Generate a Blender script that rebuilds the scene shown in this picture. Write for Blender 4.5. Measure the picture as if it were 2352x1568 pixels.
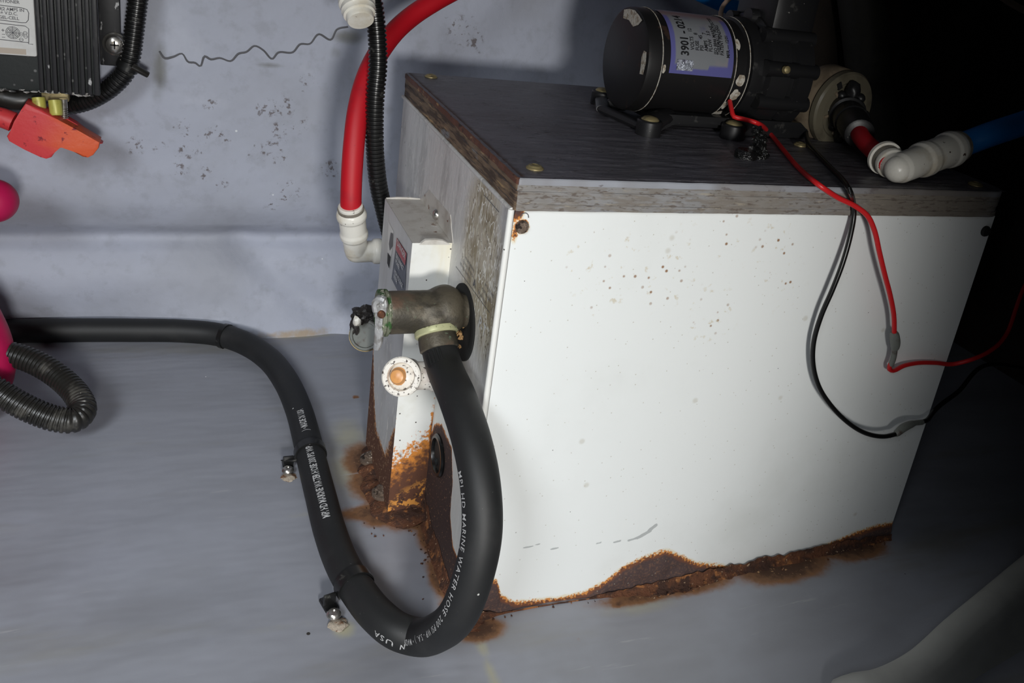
import bpy, bmesh, math, random
from mathutils import Vector, Matrix, noise
R = random.Random(7)
scene = bpy.context.scene
for o in list(bpy.data.objects): bpy.data.objects.remove(o)
COL = scene.collection
PI = math.pi

# ---------------------------------------------------------------- camera, world, light, exposure
cd = bpy.data.cameras.new('camera'); cam = bpy.data.objects.new('camera', cd); COL.objects.link(cam)
RT = Vector((0.91915794, -0.36699444, 0.1430516)); FW = Vector((0.3938709, 0.85286027, -0.34277555)).normalized()
RT = (RT - FW * RT.dot(FW)).normalized(); UP = RT.cross(FW)
m3 = Matrix((RT, UP, -FW)).transposed()
cam.matrix_world = Matrix.Translation((-0.18095037, -0.46516061, 0.46870012)) @ m3.to_4x4()
cd.sensor_width = 36; cd.lens = 36 * 2007.98 / 2352; cd.shift_x = -107.51 / 2352; cd.shift_y = -217.81 / 2352
cd.clip_start = .01; cd.clip_end = 20
scene.camera = cam

w = bpy.data.worlds.new('world'); scene.world = w; w.use_nodes = True
w.node_tree.nodes['Background'].inputs[0].default_value = (.80, .90, 1.0, 1)
w.node_tree.nodes['Background'].inputs[1].default_value = .008

def spot(name, loc, target, power, angle, blend, size, color):
    l = bpy.data.lights.new(name, 'SPOT'); o = bpy.data.objects.new(name, l); COL.objects.link(o)
    l.energy = power; l.spot_size = math.radians(angle); l.spot_blend = blend; l.shadow_soft_size = size; l.color = color
    o.location = loc; o.rotation_euler = (Vector(target) - Vector(loc)).to_track_quat('-Z', 'Y').to_euler()
    return o
spot('flashlight', (-.15, -.90, .40), (-.265, .08, .23), 25.5, 75.2, .50, .06, (1, .985, .95))
def area(name, loc, target, power, sx, sy, color):
    l = bpy.data.lights.new(name, 'AREA'); o = bpy.data.objects.new(name, l); COL.objects.link(o)
    l.energy = power; l.shape = 'RECTANGLE'; l.size = sx; l.size_y = sy; l.spread = math.radians(58); l.color = color
    o.location = loc; o.rotation_euler = (Vector(target) - Vector(loc)).to_track_quat('-Z', 'Y').to_euler()
    return o
area('left_fill', (-.62, -.72, .72), (-.22, .12, .03), .95, .30, .30, (.90, .95, 1))  # soft fill lamp added at the left to brighten left-facing sides and floor
scene.view_settings.view_transform = 'Standard'; scene.view_settings.look = 'None'
scene.view_settings.exposure = 0; scene.view_settings.gamma = 1; scene.view_settings.use_curve_mapping = False

# ---------------------------------------------------------------- materials
def mat(name, base, rough=.5, metal=0, layers=(), bump=(), coat=0, spec=.5):
    m = bpy.data.materials.new(name); m.use_nodes = True; nt = m.node_tree; N = nt.nodes; L = nt.links
    b = N['Principled BSDF']; b.inputs['Metallic'].default_value = metal
    b.inputs['Specular IOR Level'].default_value = spec; b.inputs['Coat Weight'].default_value = coat
    tc = N.new('ShaderNodeTexCoord')
    def mapping(st):
        mp = N.new('ShaderNodeMapping'); mp.inputs['Scale'].default_value = st; L.new(tc.outputs['Object'], mp.inputs[0]); return mp.outputs[0]
    def nz(scale, detail=5, st=(1, 1, 1)):
        n = N.new('ShaderNodeTexNoise'); n.inputs['Scale'].default_value = scale; n.inputs['Detail'].default_value = detail
        n.inputs['Roughness'].default_value = .6; L.new(mapping(st), n.inputs['Vector']); return n.outputs['Fac']
    def ramp(v, lo, hi):
        r = N.new('ShaderNodeMapRange'); r.interpolation_type = 'SMOOTHSTEP'; L.new(v, r.inputs[0])
        r.inputs[1].default_value = lo; r.inputs[2].default_value = hi; return r.outputs[0]
    def ma(op, a, b_):
        n = N.new('ShaderNodeMath'); n.operation = op
        for i, v in enumerate((a, b_)):
            if isinstance(v, (int, float)): n.inputs[i].default_value = v
            else: L.new(v, n.inputs[i])
        return n.outputs[0]
    def fac(s):
        k = s[0]
        if k == 'n': return ramp(nz(s[1], s[5] if len(s) > 5 else 5, s[4] if len(s) > 4 else (1, 1, 1)), s[2], s[3])
        if k == 'a':
            a = N.new('ShaderNodeAttribute'); a.attribute_name = s[1]
            v = ma('ADD', a.outputs['Fac'], ma('MULTIPLY', ma('SUBTRACT', nz(s[4], 6, s[6] if len(s) > 6 else (1, 1, 1)), .5), s[5]))
            return ramp(v, s[2], s[3])
        if k == 'v':
            v = N.new('ShaderNodeTexVoronoi'); v.inputs['Scale'].default_value = s[1]
            L.new(mapping(s[4] if len(s) > 4 else (1, 1, 1)), v.inputs['Vector']); return ramp(v.outputs['Distance'], s[3], s[2])
        if k == 'l':  # thin wandering lines: scale, half width, stretch, detail
            d = ma('ABSOLUTE', ma('SUBTRACT', nz(s[1], s[4] if len(s) > 4 else 2, s[3] if len(s) > 3 else (1, 1, 1)), .5), 0); return ramp(d, s[2], s[2] * .3)
        if k == '*': return ma('MULTIPLY', fac(s[1]), fac(s[2]))
        if k == 'k': return ma('MULTIPLY', fac(s[1]), s[2])
    cur = N.new('ShaderNodeRGB'); cur.outputs[0].default_value = (*base, 1); cur = cur.outputs[0]
    rv = N.new('ShaderNodeValue'); rv.outputs[0].default_value = rough; rv = rv.outputs[0]
    for col, rg, s in layers:
        f = fac(s)
        mx = N.new('ShaderNodeMix'); mx.data_type = 'RGBA'; L.new(f, mx.inputs[0]); L.new(cur, mx.inputs[6]); mx.inputs[7].default_value = (*col, 1); cur = mx.outputs[2]
        if rg is not None:
            mr = N.new('ShaderNodeMix'); mr.data_type = 'FLOAT'; L.new(f, mr.inputs[0]); L.new(rv, mr.inputs[2]); mr.inputs[3].default_value = rg; rv = mr.outputs[0]
    L.new(cur, b.inputs['Base Color']); L.new(rv, b.inputs['Roughness'])
    prev = None
    for sc, st_, dist, *ex in bump:
        bp = N.new('ShaderNodeBump'); bp.inputs['Strength'].default_value = st_; bp.inputs['Distance'].default_value = dist
        L.new(nz(sc, 4, ex[0] if ex else (1, 1, 1)), bp.inputs['Height'])
        if prev: L.new(prev, bp.inputs['Normal'])
        prev = bp.outputs[0]
    if prev: L.new(prev, b.inputs['Normal'])
    return m
def plain(name, c, rough=.5, metal=0, grime=None, gs=60, bump=None):
    ly = [(grime, None, ('n', gs, .5, .75))] if grime else []
    return mat(name, c, rough, metal, ly, [bump] if bump else [])

RUST = (.12, .048, .026); RUSTD = (.055, .026, .018); ORANGE = (.62, .20, .03); TAN = (.36, .22, .09)
M = {}
M['wall'] = mat('grey_gelcoat_wall', (.43, .455, .54), .62, 0, [
    ((.37, .385, .44), None, ('n', 6, .45, .75)), ((.34, .355, .41), None, ('k', ('n', 55, .5, .7), .6)), ((.49, .515, .60), None, ('n', 14, .58, .8)),
    ((.21, .215, .215), None, ('a', 'smear', .3, .9, 40, .5)),
    ((.15, .13, .135), .6, ('k', ('*', ('a', 'mould', .35, .7, 60, .5), ('n', 190, .54, .64)), .95)),
    ((.12, .10, .10), .6, ('k', ('*', ('a', 'mould', .1, .4, 60, .3), ('n', 150, .63, .71)), .8)),
    ((.40, .32, .24), None, ('a', 'rust', .3, .8, 120, .8)),
    ((.75, .77, .8), .3, ('v', 23, .022, .03))], [(9, .30, .015), (60, .22, .003), (400, .1, .0006)])
M['floor'] = mat('grey_gelcoat_floor', (.305, .315, .355), .36, 0, [
    ((.245, .25, .275), None, ('n', 5, .42, .7, (.5, 1.6, 1))), ((.345, .36, .415), None, ('n', 3.5, .5, .72)),
    ((.26, .25, .22), None, ('k', ('n', 9, .55, .72, (.35, 1.8, 1)), .6)),
    ((.42, .40, .29), .4, ('a', 'yellow', .25, .95, 60, .35)),
    ((.27, .125, .05), .6, ('a', 'rust', .25, .62, 70, .45)), ((.20, .10, .05), .6, ('a', 'rust', .40, .70, 200, .6)),
    ((.085, .042, .024), .8, ('a', 'rust', .60, .90, 160, .7)),
    ((.55, .33, .16), .8, ('*', ('a', 'rust', .6, .8, 100, .3), ('n', 300, .63, .70))),
    ((.04, .035, .03), .6, ('v', 17, .020, .026)), ((.40, .40, .42), .3, ('k', ('n', 60, .66, .72, (.25, 3, 1)), .5)),
    ((.8, .8, .8), .3, ('v', 21, .011, .016))], [(6, .3, .012, (.6, 1.6, 1)), (260, .08, .0006)])
M['front'] = mat('white_enamel', (.86, .885, .875), .38, 0, [
    ((.78, .80, .78), None, ('n', 7, .5, .8)),
    ((.80, .74, .58), None, ('a', 'rust', .30, .46, 120, .35)),
    ((.62, .25, .06), .8, ('a', 'rust', .42, .52, 420, .85)),
    ((.16, .06, .03), .85, ('a', 'rust', .53, .62, 400, 1.0)), ((.070, .044, .042), .9, ('a', 'rust', .66, .85, 150, .35)),
    ((.13, .07, .05), .85, ('*', ('a', 'rust', .7, .9, 50, .1), ('n', 500, .5, .62))),
    ((.30, .16, .08), .7, ('*', ('a', 'pit', .3, .8, 40, .6), ('v', 125, .07, .19))),
    ((.05, .05, .05), .6, ('v', 62, .016, .028)), ((.42, .38, .30), .6, ('k', ('v', 170, .05, .10), .6)), ((.66, .60, .47), None, ('k', ('*', ('a', 'pit', .1, .6, 40, .5), ('n', 130, .60, .68)), .8)), ((.52, .48, .38), None, ('k', ('v', 29, .03, .09), .4)),
    ((.40, .42, .42), None, ('k', ('a', 'scratch', .4, .6, 250, .7), .8))], [(500, .06, .0004), (60, .05, .001)])
M['endpanel'] = mat('bare_aluminium_panel', (.68, .67, .65), .48, .08, [
    ((.54, .53, .51), None, ('n', 30, .5, .62, (1, 1, .35))), ((.80, .78, .74), .5, ('n', 170, .60, .66, (1, 1, .3))),
    ((.50, .43, .31), .6, ('k', ('a', 'glue', .15, .6, 25, .6), .8)), ((.34, .28, .18), .6, ('*', ('a', 'glue', .3, .8, 35, .9), ('n', 40, .42, .62))),
    ((.70, .66, .52), .5, ('*', ('a', 'glue', .2, .7, 45, .6), ('n', 230, .58, .62, (1, 1, .3)))),
    ((.86, .84, .76), .45, ('*', ('a', 'glue', .12, .5, 45, .5), ('l', 55, .016, (1, 1, .45), 3))), ((.20, .16, .11), .6, ('*', ('a', 'glue', .2, .6, 45, .5), ('l', 75, .009, (1, 1, .4), 3))),
    ((.80, .79, .75), .45, ('k', ('l', 60, .012, (1, 1, .25), 3), .55)), ((.16, .15, .15), .6, ('v', 95, .03, .07, (1, 1, .5))),
    ((.80, .80, .76), .5, ('a', 'white', .4, .6, 60, .3)),
    ((.60, .24, .07), .8, ('a', 'rust', .36, .46, 300, .5)),
    (RUST, .85, ('a', 'rust', .46, .60, 260, .6)), ((.062, .036, .032), .9, ('a', 'rust', .66, .85, 150, .6)),
    ((.48, .26, .13), .8, ('*', ('a', 'rust', .6, .7, 60, .2), ('n', 500, .62, .67)))],
    [(160, .25, .0016, (1, 1, .35)), (500, .1, .0005)])
M['cover'] = mat('white_painted_steel', (.84, .845, .81), .4, 0, [
    ((.74, .73, .66), None, ('n', 25, .5, .75)), ((.70, .60, .34), None, ('k', ('n', 14, .6, .72, (1, 1, .2)), .5)),
    ((.07, .06, .05), .6, ('v', 130, .06, .10)),
    ((.66, .24, .04), .8, ('a', 'rust', .34, .48, 330, .9)), (RUST, .85, ('a', 'rust', .42, .75, 190, 1.0)),
    ((.70, .30, .06), .8, ('*', ('a', 'rust', .8, 1.0, 60, .2), ('n', 150, .50, .56))),
    (RUSTD, .9, ('*', ('a', 'rust', .7, 1, 60, .3), ('n', 210, .56, .62)))], [(300, .12, .0006)])
M['coverside'] = mat('cover_side_steel', (.60, .60, .60), .5, .06, [
    ((.50, .49, .48), None, ('n', 25, .45, .7, (1, 1, .3))), ((.74, .73, .70), .6, ('*', ('a', 'scuff', .3, .8, 40, .5), ('n', 260, .58, .63, (1, 1, .3)))),
    ((.52, .24, .09), .8, ('a', 'rust', .34, .48, 300, .7)), (RUST, .85, ('a', 'rust', .42, .58, 330, 1.0)), ((.55, .36, .22), .8, ('*', ('a', 'rust', .5, .6, 90, .2), ('n', 420, .60, .66)))], [(220, .15, .0008)])
M['covertop'] = mat('grimy_cover_top', (.60, .575, .53), .5, .1, [((.46, .42, .37), None, ('n', 50, .45, .68)),
    ((.20, .10, .06), .7, ('n', 130, .64, .70)), ((.75, .74, .72), None, ('n', 90, .70, .74))], [(200, .15, .001)])
M['boardtop'] = mat('dark_grey_painted_ply', (.125, .118, .135), .42, 0, [
    ((.090, .082, .090), None, ('n', 12, .45, .7)), ((.24, .235, .26), .4, ('k', ('l', 26, .010, (1.1, 3.4, 1), 3), .55)), ((.035, .03, .03), .6, ('k', ('l', 19, .006, (1.1, 3.4, 1), 3), .7)), ((.17, .17, .19), .4, ('n', 60, .58, .74, (.5, 2.4, 1))),
    ((.055, .03, .022), .6, ('a', 'rust', .3, .8, 90, .6)), ((.02, .018, .018), .7, ('*', ('a', 'pit', .3, .7, 40, .5), ('n', 60, .62, .66, (1.0, 6, 1))))],
    [(55, .45, .0022, (.5, 1.8, 1)), (230, .25, .0008, (.6, 2, 1))])
M['plyfront'] = mat('worn_painted_ply_edge', (.27, .275, .285), .6, 0, [
    ((.20, .175, .145), .75, ('n', 5, .40, .60, (1, 1, .01))),
    ((.19, .165, .14), .75, ('k', ('n', 220, .44, .60, (.30, 1, 1.8)), .75)), ((.11, .085, .07), .8, ('k', ('n', 420, .54, .64, (.35, 1, 1.2)), .8)),
    ((.36, .32, .25), .6, ('k', ('n', 260, .60, .70, (.3, 1, 1.5)), .6))], [(200, .5, .0015, (.25, 1, 2))])
M['plypaint'] = mat('grey_lavender_paint_lip', (.33, .345, .385), .5, 0, [((.16, .14, .125), .7, ('k', ('n', 5, .44, .60, (1, 1, .01)), .9)), ((.12, .10, .10), .7, ('k', ('n', 200, .60, .68, (.4, 1, 1)), .7))], [(120, .3, .001)])
M['plyleft'] = mat('bare_brown_ply_edge', (.20, .135, .085), .75, 0, [
    ((.07, .045, .032), .8, ('n', 130, .44, .58, (1, .22, 2))), ((.42, .28, .14), .7, ('n', 90, .60, .68, (1, .25, 3))),
    ((.22, .22, .22), .6, ('n', 40, .60, .68, (1, .4, 1)))], [(220, .7, .0018, (1, .2, 2))])
M['plyred'] = mat('reddish_ply_lip', (.12, .048, .03), .7, 0, [((.40, .24, .11), .7, ('n', 120, .56, .64, (1, .3, 1))), ((.04, .025, .02), .8, ('n', 90, .60, .66))], [(200, .6, .0015)])
M['hose'] = mat('matt_black_rubber', (.012, .0125, .013), .58, 0, [((.022, .022, .022), .6, ('n', 30, .5, .8)), ((.20, .20, .19), .7, ('k', ('n', 420, .69, .74), .5)), ((.5, .5, .48), .7, ('v', 55, .035, .05))], [(300, .10, .0005)])
M['loom'] = mat('glossy_black_plastic', (.010, .010, .010), .30, 0, [((.05, .05, .045), .6, ('n', 120, .60, .72))])
M['loomdusty'] = mat('dusty_black_plastic', (.018, .017, .015), .36, 0, [((.07, .065, .055), .7, ('n', 60, .5, .72)), ((.45, .43, .38), .7, ('n', 420, .70, .74))])
M['blackplastic'] = mat('black_moulded_plastic', (.011, .011, .012), .40, 0, [((.05, .048, .045), .6, ('n', 70, .60, .74)), ((.30, .29, .27), .7, ('n', 320, .71, .75))], [(160, .1, .0006)])
M['motor'] = mat('chipped_black_enamel', (.008, .0075, .008), .45, 0, [((.035, .02, .015), .5, ('n', 60, .60, .70)), ((.28, .25, .22), .7, ('n', 150, .735, .75))], [(50, .12, .001)])
M['chip'] = mat('flaked_primer', (.52, .49, .43), .7, 0, [((.30, .25, .19), .8, ('n', 220, .48, .6))], [(400, .8, .001)])
M['white'] = mat('ivory_acetal', (.80, .775, .70), .32, 0, [((.66, .60, .48), None, ('n', 40, .5, .72)), ((.09, .06, .045), .6, ('n', 210, .675, .70))])
M['whitedirty'] = mat('speckled_ivory_acetal', (.78, .74, .67), .4, 0, [((.60, .52, .46), None, ('n', 60, .5, .7)), ((.08, .06, .05), .6, ('n', 420, .575, .63))], [(300, .15, .0006)])
M['collargrey'] = plain('grey_collet', (.22, .20, .165), .5, 0, (.12, .10, .08), 120)
M['redtube'] = mat('red_tube', (.50, .003, .012), .55, 0, [((.36, .004, .014), None, ('n', 30, .5, .75)), ((.20, .01, .015), .6, ('n', 190, .68, .73))])
M['bluetube'] = plain('blue_tube', (.004, .16, .50), .38)
M['redwire'] = plain('red_wire', (.60, .015, .018), .38)
M['blackwire'] = plain('black_wire', (.006, .006, .006), .32)
M['splice'] = plain('grey_heat_shrink', (.16, .17, .155), .35, 0, (.08, .05, .04), 120)
M['brass'] = mat('tarnished_bronze', (.105, .09, .065), .5, .35, [((.16, .10, .07), None, ('n', 35, .5, .66)), ((.055, .048, .036), .55, ('n', 60, .45, .62)), ((.20, .155, .10), .45, ('n', 45, .56, .72)), ((.13, .16, .11), .7, ('n', 160, .62, .70))], [(420, .4, .0008), (70, .25, .0015)])
M['verdigris'] = mat('green_corroded_brass', (.20, .21, .15), .7, .2, [((.045, .12, .035), .8, ('n', 170, .48, .58)), ((.62, .62, .50), .7, ('n', 210, .60, .66))], [(400, .7, .001)])
M['palebrass'] = mat('bright_brass_ring', (.62, .62, .36), .4, .4, [((.20, .22, .10), .6, ('n', 260, .55, .65))])
M['lever'] = mat('pitted_zinc', (.42, .42, .42), .5, .5, [((.25, .24, .23), .6, ('n', 170, .5, .62)), ((.72, .72, .70), .6, ('n', 260, .60, .67))], [(300, .5, .0008)])
M['steel'] = plain('screw_steel', (.52, .50, .47), .26, .9, (.22, .19, .15), 200)
M['rustbolt'] = mat('rusty_bolt', (.17, .125, .095), .55, .4, [((.50, .43, .36), .4, ('n', 300, .58, .66)), ((.03, .02, .015), .8, ('n', 200, .55, .62))], [(350, .9, .0012)])
M['tanbolt'] = plain('dull_yellow_zinc', (.32, .26, .13), .45, .5, (.12, .10, .06), 200)
M['rustcrust'] = mat('rust_crust', (.12, .045, .02), .9, 0, [((.05, .022, .014), .9, ('n', 60, .45, .6)), ((.30, .12, .04), .9, ('n', 110, .56, .68)), ((.55, .38, .24), .8, ('n', 380, .64, .69))], [(200, 1, .003), (500, .6, .001)])
M['hole'] = plain('black_foam', (.004, .004, .004), .9, 0, None)
M['black'] = plain('matt_black', (.005, .005, .005), .75)
M['crumb'] = mat('tan_foam_crumbs', (.50, .30, .13), .9, 0, [((.12, .06, .02), .9, ('n', 300, .5, .6))], [(300, 1, .002)])
M['orange'] = mat('orange_plastic_plug', (.70, .33, .11), .35, 0, [((.50, .20, .06), None, ('n', 60, .5, .7))])
M['strainer'] = mat('smoky_tan_plastic', (.135, .12, .085), .30, 0, [((.08, .07, .05), .4, ('n', 40, .48, .7))])
M['strainerring'] = mat('tan_plastic_ring', (.21, .165, .115), .34, 0, [((.13, .10, .07), None, ('n', 60, .5, .7))])
M['charger'] = mat('black_anodised', (.017, .017, .019), .45, .2, [((.06, .058, .058), .6, ('n', 90, .54, .72, (1, 1, .25))), ((.50, .50, .50), .7, ('n', 170, .66, .72, (1, 1, .35)))], [(200, .1, .0006)])
M['chargerflat'] = mat('black_green_casting', (.012, .016, .016), .5, 0, [((.16, .16, .16), .7, ('v', 120, .10, .2))], [(200, .2, .0008)])
M['oxide'] = mat('white_oxide', (.45, .44, .42), .7, .1, [((.04, .04, .04), .6, ('n', 120, .48, .56))], [(300, .6, .0012)])
M['label'] = mat('white_label', (.70, .70, .68), .45, 0, [((.56, .55, .53), None, ('n', 30, .5, .75))])
M['ink'] = plain('grey_ink', (.13, .13, .14), .6)
M['inkblack'] = plain('black_ink', (.006, .006, .008), .6)
M['inkwhite'] = plain('white_print', (.62, .62, .62), .6)
M['hoseprint'] = mat('white_hose_print', (.46, .46, .46), .6, 0, [((.05, .05, .05), .6, ('n', 500, .62, .68))])
M['peel'] = plain('peeled_tape', (.47, .40, .33), .6, 0, (.30, .24, .18), 90)
M['motorlabel'] = mat('grey_motor_label', (.20, .21, .225), .35, 0, [((.25, .22, .24), None, ('n', 20, .5, .7)), ((.15, .16, .22), None, ('n', 40, .52, .68)), ((.11, .11, .30), .3, ('a', 'edge', .3, .6, 60, .35)), ((.22, .13, .14), None, ('a', 'redtop', .3, .9, 50, .3))], [(120, .15, .0008)])
M['foil'] = mat('crinkled_clear_tape', (.45, .48, .55), .16, .5, [((.2, .2, .26), .3, ('n', 200, .5, .6))], [(260, 1, .003)])
M['redlabel'] = plain('dark_red_print', (.36, .03, .045), .4, 0, (.50, .22, .22), 400)
M['navylabel'] = plain('navy_print', (.028, .032, .055), .35)
M['boot'] = mat('red_rubber_boot', (.62, .045, .05), .5, 0, [((.70, .10, .025), None, ('a', 'edge', .2, .8, 30, .2)), ((.22, .01, .02), .6, ('n', 110, .60, .68))], [(90, .3, .002)])
M['yellow'] = plain('yellow_terminal', (.50, .47, .10), .4, .1, (.25, .20, .05), 120)
M['pink'] = plain('magenta_rubber', (.50, .006, .08), .5, 0, (.42, .005, .07), 60)
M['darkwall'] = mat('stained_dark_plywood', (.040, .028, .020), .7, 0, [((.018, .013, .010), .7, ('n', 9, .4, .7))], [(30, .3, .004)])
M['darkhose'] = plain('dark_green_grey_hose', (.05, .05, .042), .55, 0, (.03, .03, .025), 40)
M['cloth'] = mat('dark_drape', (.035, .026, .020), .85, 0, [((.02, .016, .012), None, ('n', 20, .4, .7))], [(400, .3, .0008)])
M['curb'] = mat('grey_gelcoat_curb', (.40, .405, .39), .5, 0, [((.32, .32, .31), None, ('n', 10, .4, .7))], [(40, .2, .003)])
M['tancable'] = plain('tan_cable', (.42, .30, .23), .5)
M['brassrim'] = plain('yellow_brass', (.45, .33, .14), .4, .3, (.2, .14, .07), 90)
M['goo'] = plain('shiny_black_sealant', (.006, .006, .006), .14, 0, None, 60, (260, .8, .003))
M['tape'] = mat('dark_brown_tape', (.03, .026, .024), .5, 0, [((.16, .15, .15), .5, ('n', 130, .58, .66))], [(150, .9, .002)])
M['putty'] = mat('yellowed_sealant', (.40, .34, .27), .7, 0, [((.16, .08, .04), .8, ('n', 130, .52, .62))], [(240, .8, .002)])

# ---------------------------------------------------------------- mesh helpers
def thing(name, label, cat, loc=(0, 0, 0), group=None):
    o = bpy.data.objects.new(name, None); o.empty_display_size = .02; COL.objects.link(o); o.location = loc
    o['label'] = label; o['category'] = cat
    if group: o['group'] = group
    return o
def tag(o, label, cat, group=None):
    o['label'] = label; o['category'] = cat
    if group: o['group'] = group
    return o
def root_loc(p):
    if p is None: return Vector((0, 0, 0))
    return p.location + (p.matrix_parent_inverse.translation + root_loc(p.parent) if p.parent else Vector((0, 0, 0)))
def obj(name, bm, material, parent=None, smooth=True, angle=None, label=None):
    me = bpy.data.meshes.new(name)
    bmesh.ops.recalc_face_normals(bm, faces=bm.faces) if angle != 'keep' else None
    bm.to_mesh(me); bm.free()
    # origin at the middle of the mesh
    c = Vector((0, 0, 0))
    if len(me.vertices):
        xs = [v.co for v in me.vertices]
        c = Vector(tuple((min(v[i] for v in xs) + max(v[i] for v in xs)) / 2 for i in range(3)))
    for m in (material if isinstance(material, (list, tuple)) else [material]): me.materials.append(M[m])
    if smooth: me.polygons.foreach_set('use_smooth', [True] * len(me.polygons))
    o = bpy.data.objects.new(name, me); COL.objects.link(o)
    if parent:
        o.parent = parent; o.matrix_parent_inverse = Matrix.Translation(-root_loc(parent)) 
    if smooth and angle != 'keep':
        try: me.set_sharp_from_angle(angle=math.radians(angle or 38))
        except Exception: pass
    if label: o['label'] = label
    return o
def basis(ax):
    a = Vector(ax).normalized(); t = Vector((0, 0, 1)) if abs(a.z) < .9 else Vector((0, 1, 0))
    u = t.cross(a).normalized(); v = a.cross(u); return a, u, v
def box(bm, a, b, bev=0, segs=2, mi=0):
    r = bmesh.ops.create_cube(bm, size=1); vs = r['verts']
    for v in vs: v.co = Vector(tuple(a[i] + (b[i] - a[i]) * (v.co[i] + .5) for i in range(3)))
    fs = list({f for v in vs for f in v.link_faces})
    for f in fs: f.material_index = mi
    if bev: bmesh.ops.bevel(bm, geom=list({e for v in vs for e in v.link_edges}), offset=bev, segments=segs, affect='EDGES', profile=.5)
def lathe(bm, prof, org, ax, n=32, cap=True, mi=0):
    """prof: list of (radius, height along axis)"""
    a, u, v = basis(ax); org = Vector(org); rings = []
    for r, h in prof:
        rings.append([bm.verts.new(org + a * h + (u * math.cos(2 * PI * k / n) + v * math.sin(2 * PI * k / n)) * max(r, 1e-5)) for k in range(n)])
    for i in range(len(rings) - 1):
        for k in range(n):
            f = bm.faces.new((rings[i][k], rings[i][(k + 1) % n], rings[i + 1][(k + 1) % n], rings[i + 1][k])); f.material_index = mi
    if cap:
        for rg in (rings[0], rings[-1]):
            f = bm.faces.new(rg); f.material_index = mi
def crv(pts, step=.004):
    """smooth centreline through points, resampled evenly"""
    P = [Vector(p) for p in pts]; P = [P[0] * 2 - P[1]] + P + [P[-1] * 2 - P[-2]]; out = []
    for i in range(1, len(P) - 2):
        p0, p1, p2, p3 = P[i - 1:i + 3]
        d = lambda a, b: max((b - a).length, 1e-6) ** .5
        t0, t1 = 0, d(p0, p1); t2 = t1 + d(p1, p2); t3 = t2 + d(p2, p3); n = 12
        for k in range(n):
            t = t1 + (t2 - t1) * k / n
            A1 = p0 * ((t1 - t) / (t1 - t0)) + p1 * ((t - t0) / (t1 - t0)); A2 = p1 * ((t2 - t) / (t2 - t1)) + p2 * ((t - t1) / (t2 - t1))
            A3 = p2 * ((t3 - t) / (t3 - t2)) + p3 * ((t - t2) / (t3 - t2))
            B1 = A1 * ((t2 - t) / (t2 - t0)) + A2 * ((t - t0) / (t2 - t0)); B2 = A2 * ((t3 - t) / (t3 - t1)) + A3 * ((t - t1) / (t3 - t1))
            out.append(B1 * ((t2 - t) / (t2 - t1)) + B2 * ((t - t1) / (t2 - t1)))
    out.append(P[-2]); L = [0]
    for a, b in zip(out, out[1:]): L.append(L[-1] + (b - a).length)
    n = max(2, int(L[-1] / step)); res = []; j = 0
    for k in range(n + 1):
        s = L[-1] * k / n
        while j < len(L) - 2 and L[j + 1] < s: j += 1
        f = (s - L[j]) / max(L[j + 1] - L[j], 1e-9); res.append(out[j].lerp(out[j + 1], min(max(f, 0), 1)))
    return res
def frames(C):
    T = [(C[min(i + 1, len(C) - 1)] - C[max(i - 1, 0)]).normalized() for i in range(len(C))]
    a, u, v = basis(T[0]); F = []
    for t in T:
        u = (u - t * u.dot(t)).normalized(); F.append((u.copy(), t.cross(u)))
    return T, F
def tube(bm, C, rad, n=14, cap=True, rfun=None, flat=1):
    T, F = frames(C); rings = []; s = 0
    for i, c in enumerate(C):
        if i: s += (c - C[i - 1]).length
        r = rfun(s, i) if rfun else rad
        u, v = F[i]; rings.append([bm.verts.new(c + (u * math.cos(2 * PI * k / n) + v * math.sin(2 * PI * k / n) * flat) * r) for k in range(n)])
    for i in range(len(rings) - 1):
        for k in range(n): bm.faces.new((rings[i][k], rings[i][(k + 1) % n], rings[i + 1][(k + 1) % n], rings[i + 1][k]))
    if cap: bm.faces.new(rings[0]); bm.faces.new(rings[-1])
def tube_obj(name, pts, rad, material, parent=None, n=14, step=.004, rfun=None, flat=1):
    bm = bmesh.new(); tube(bm, crv(pts, step), rad, n, True, rfun, flat); return obj(name, bm, material, parent)
def loom_obj(name, pts, rad, material, parent=None, pitch=.0034, depth=.0011):
    def rf(s, i):
        q = (s / pitch) % 1; return rad - (depth if q > .62 else 0)
    bm = bmesh.new(); tube(bm, crv(pts, pitch / 5), rad, 16, True, rf); return obj(name, bm, material, parent, True, 50)
def remesh(o, vox, smooth=4):
    md = o.modifiers.new('remesh', 'REMESH'); md.mode = 'VOXEL'; md.voxel_size = vox; md.use_smooth_shade = True
    sm = o.modifiers.new('smooth', 'SMOOTH'); sm.iterations = smooth; sm.factor = .5
    return o
def blob(bm, c, r, seed=0, rough=.35, sub=3, sc=(1, 1, 1), freq=1.4):
    res = bmesh.ops.create_icosphere(bm, subdivisions=sub, radius=1)
    for v in res['verts']:
        d = v.co.normalized(); k = 1 + rough * noise.noise(d * freq + Vector((seed * 3.1, seed, 0))) + rough * .5 * noise.noise(d * freq * 3 + Vector((seed, 0, 9)))
        v.co = Vector(c) + Vector((d.x * sc[0], d.y * sc[1], d.z * sc[2])) * r * k
def prism(bm, poly, depth_vec, bev=0, mi=0):
    """poly: list of 3-D points (planar), extruded by depth_vec"""
    dv = Vector(depth_vec); a = [bm.verts.new(Vector(p)) for p in poly]; b = [bm.verts.new(Vector(p) + dv) for p in poly]; n = len(a)
    fs = [bm.faces.new(a), bm.faces.new(b)] + [bm.faces.new((a[i], a[(i + 1) % n], b[(i + 1) % n], b[i])) for i in range(n)]
    for f in fs: f.material_index = mi
    if bev: bmesh.ops.bevel(bm, geom=list({e for f in fs[:2] for e in f.edges}), offset=bev, segments=2, affect='EDGES', profile=.6)
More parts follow.
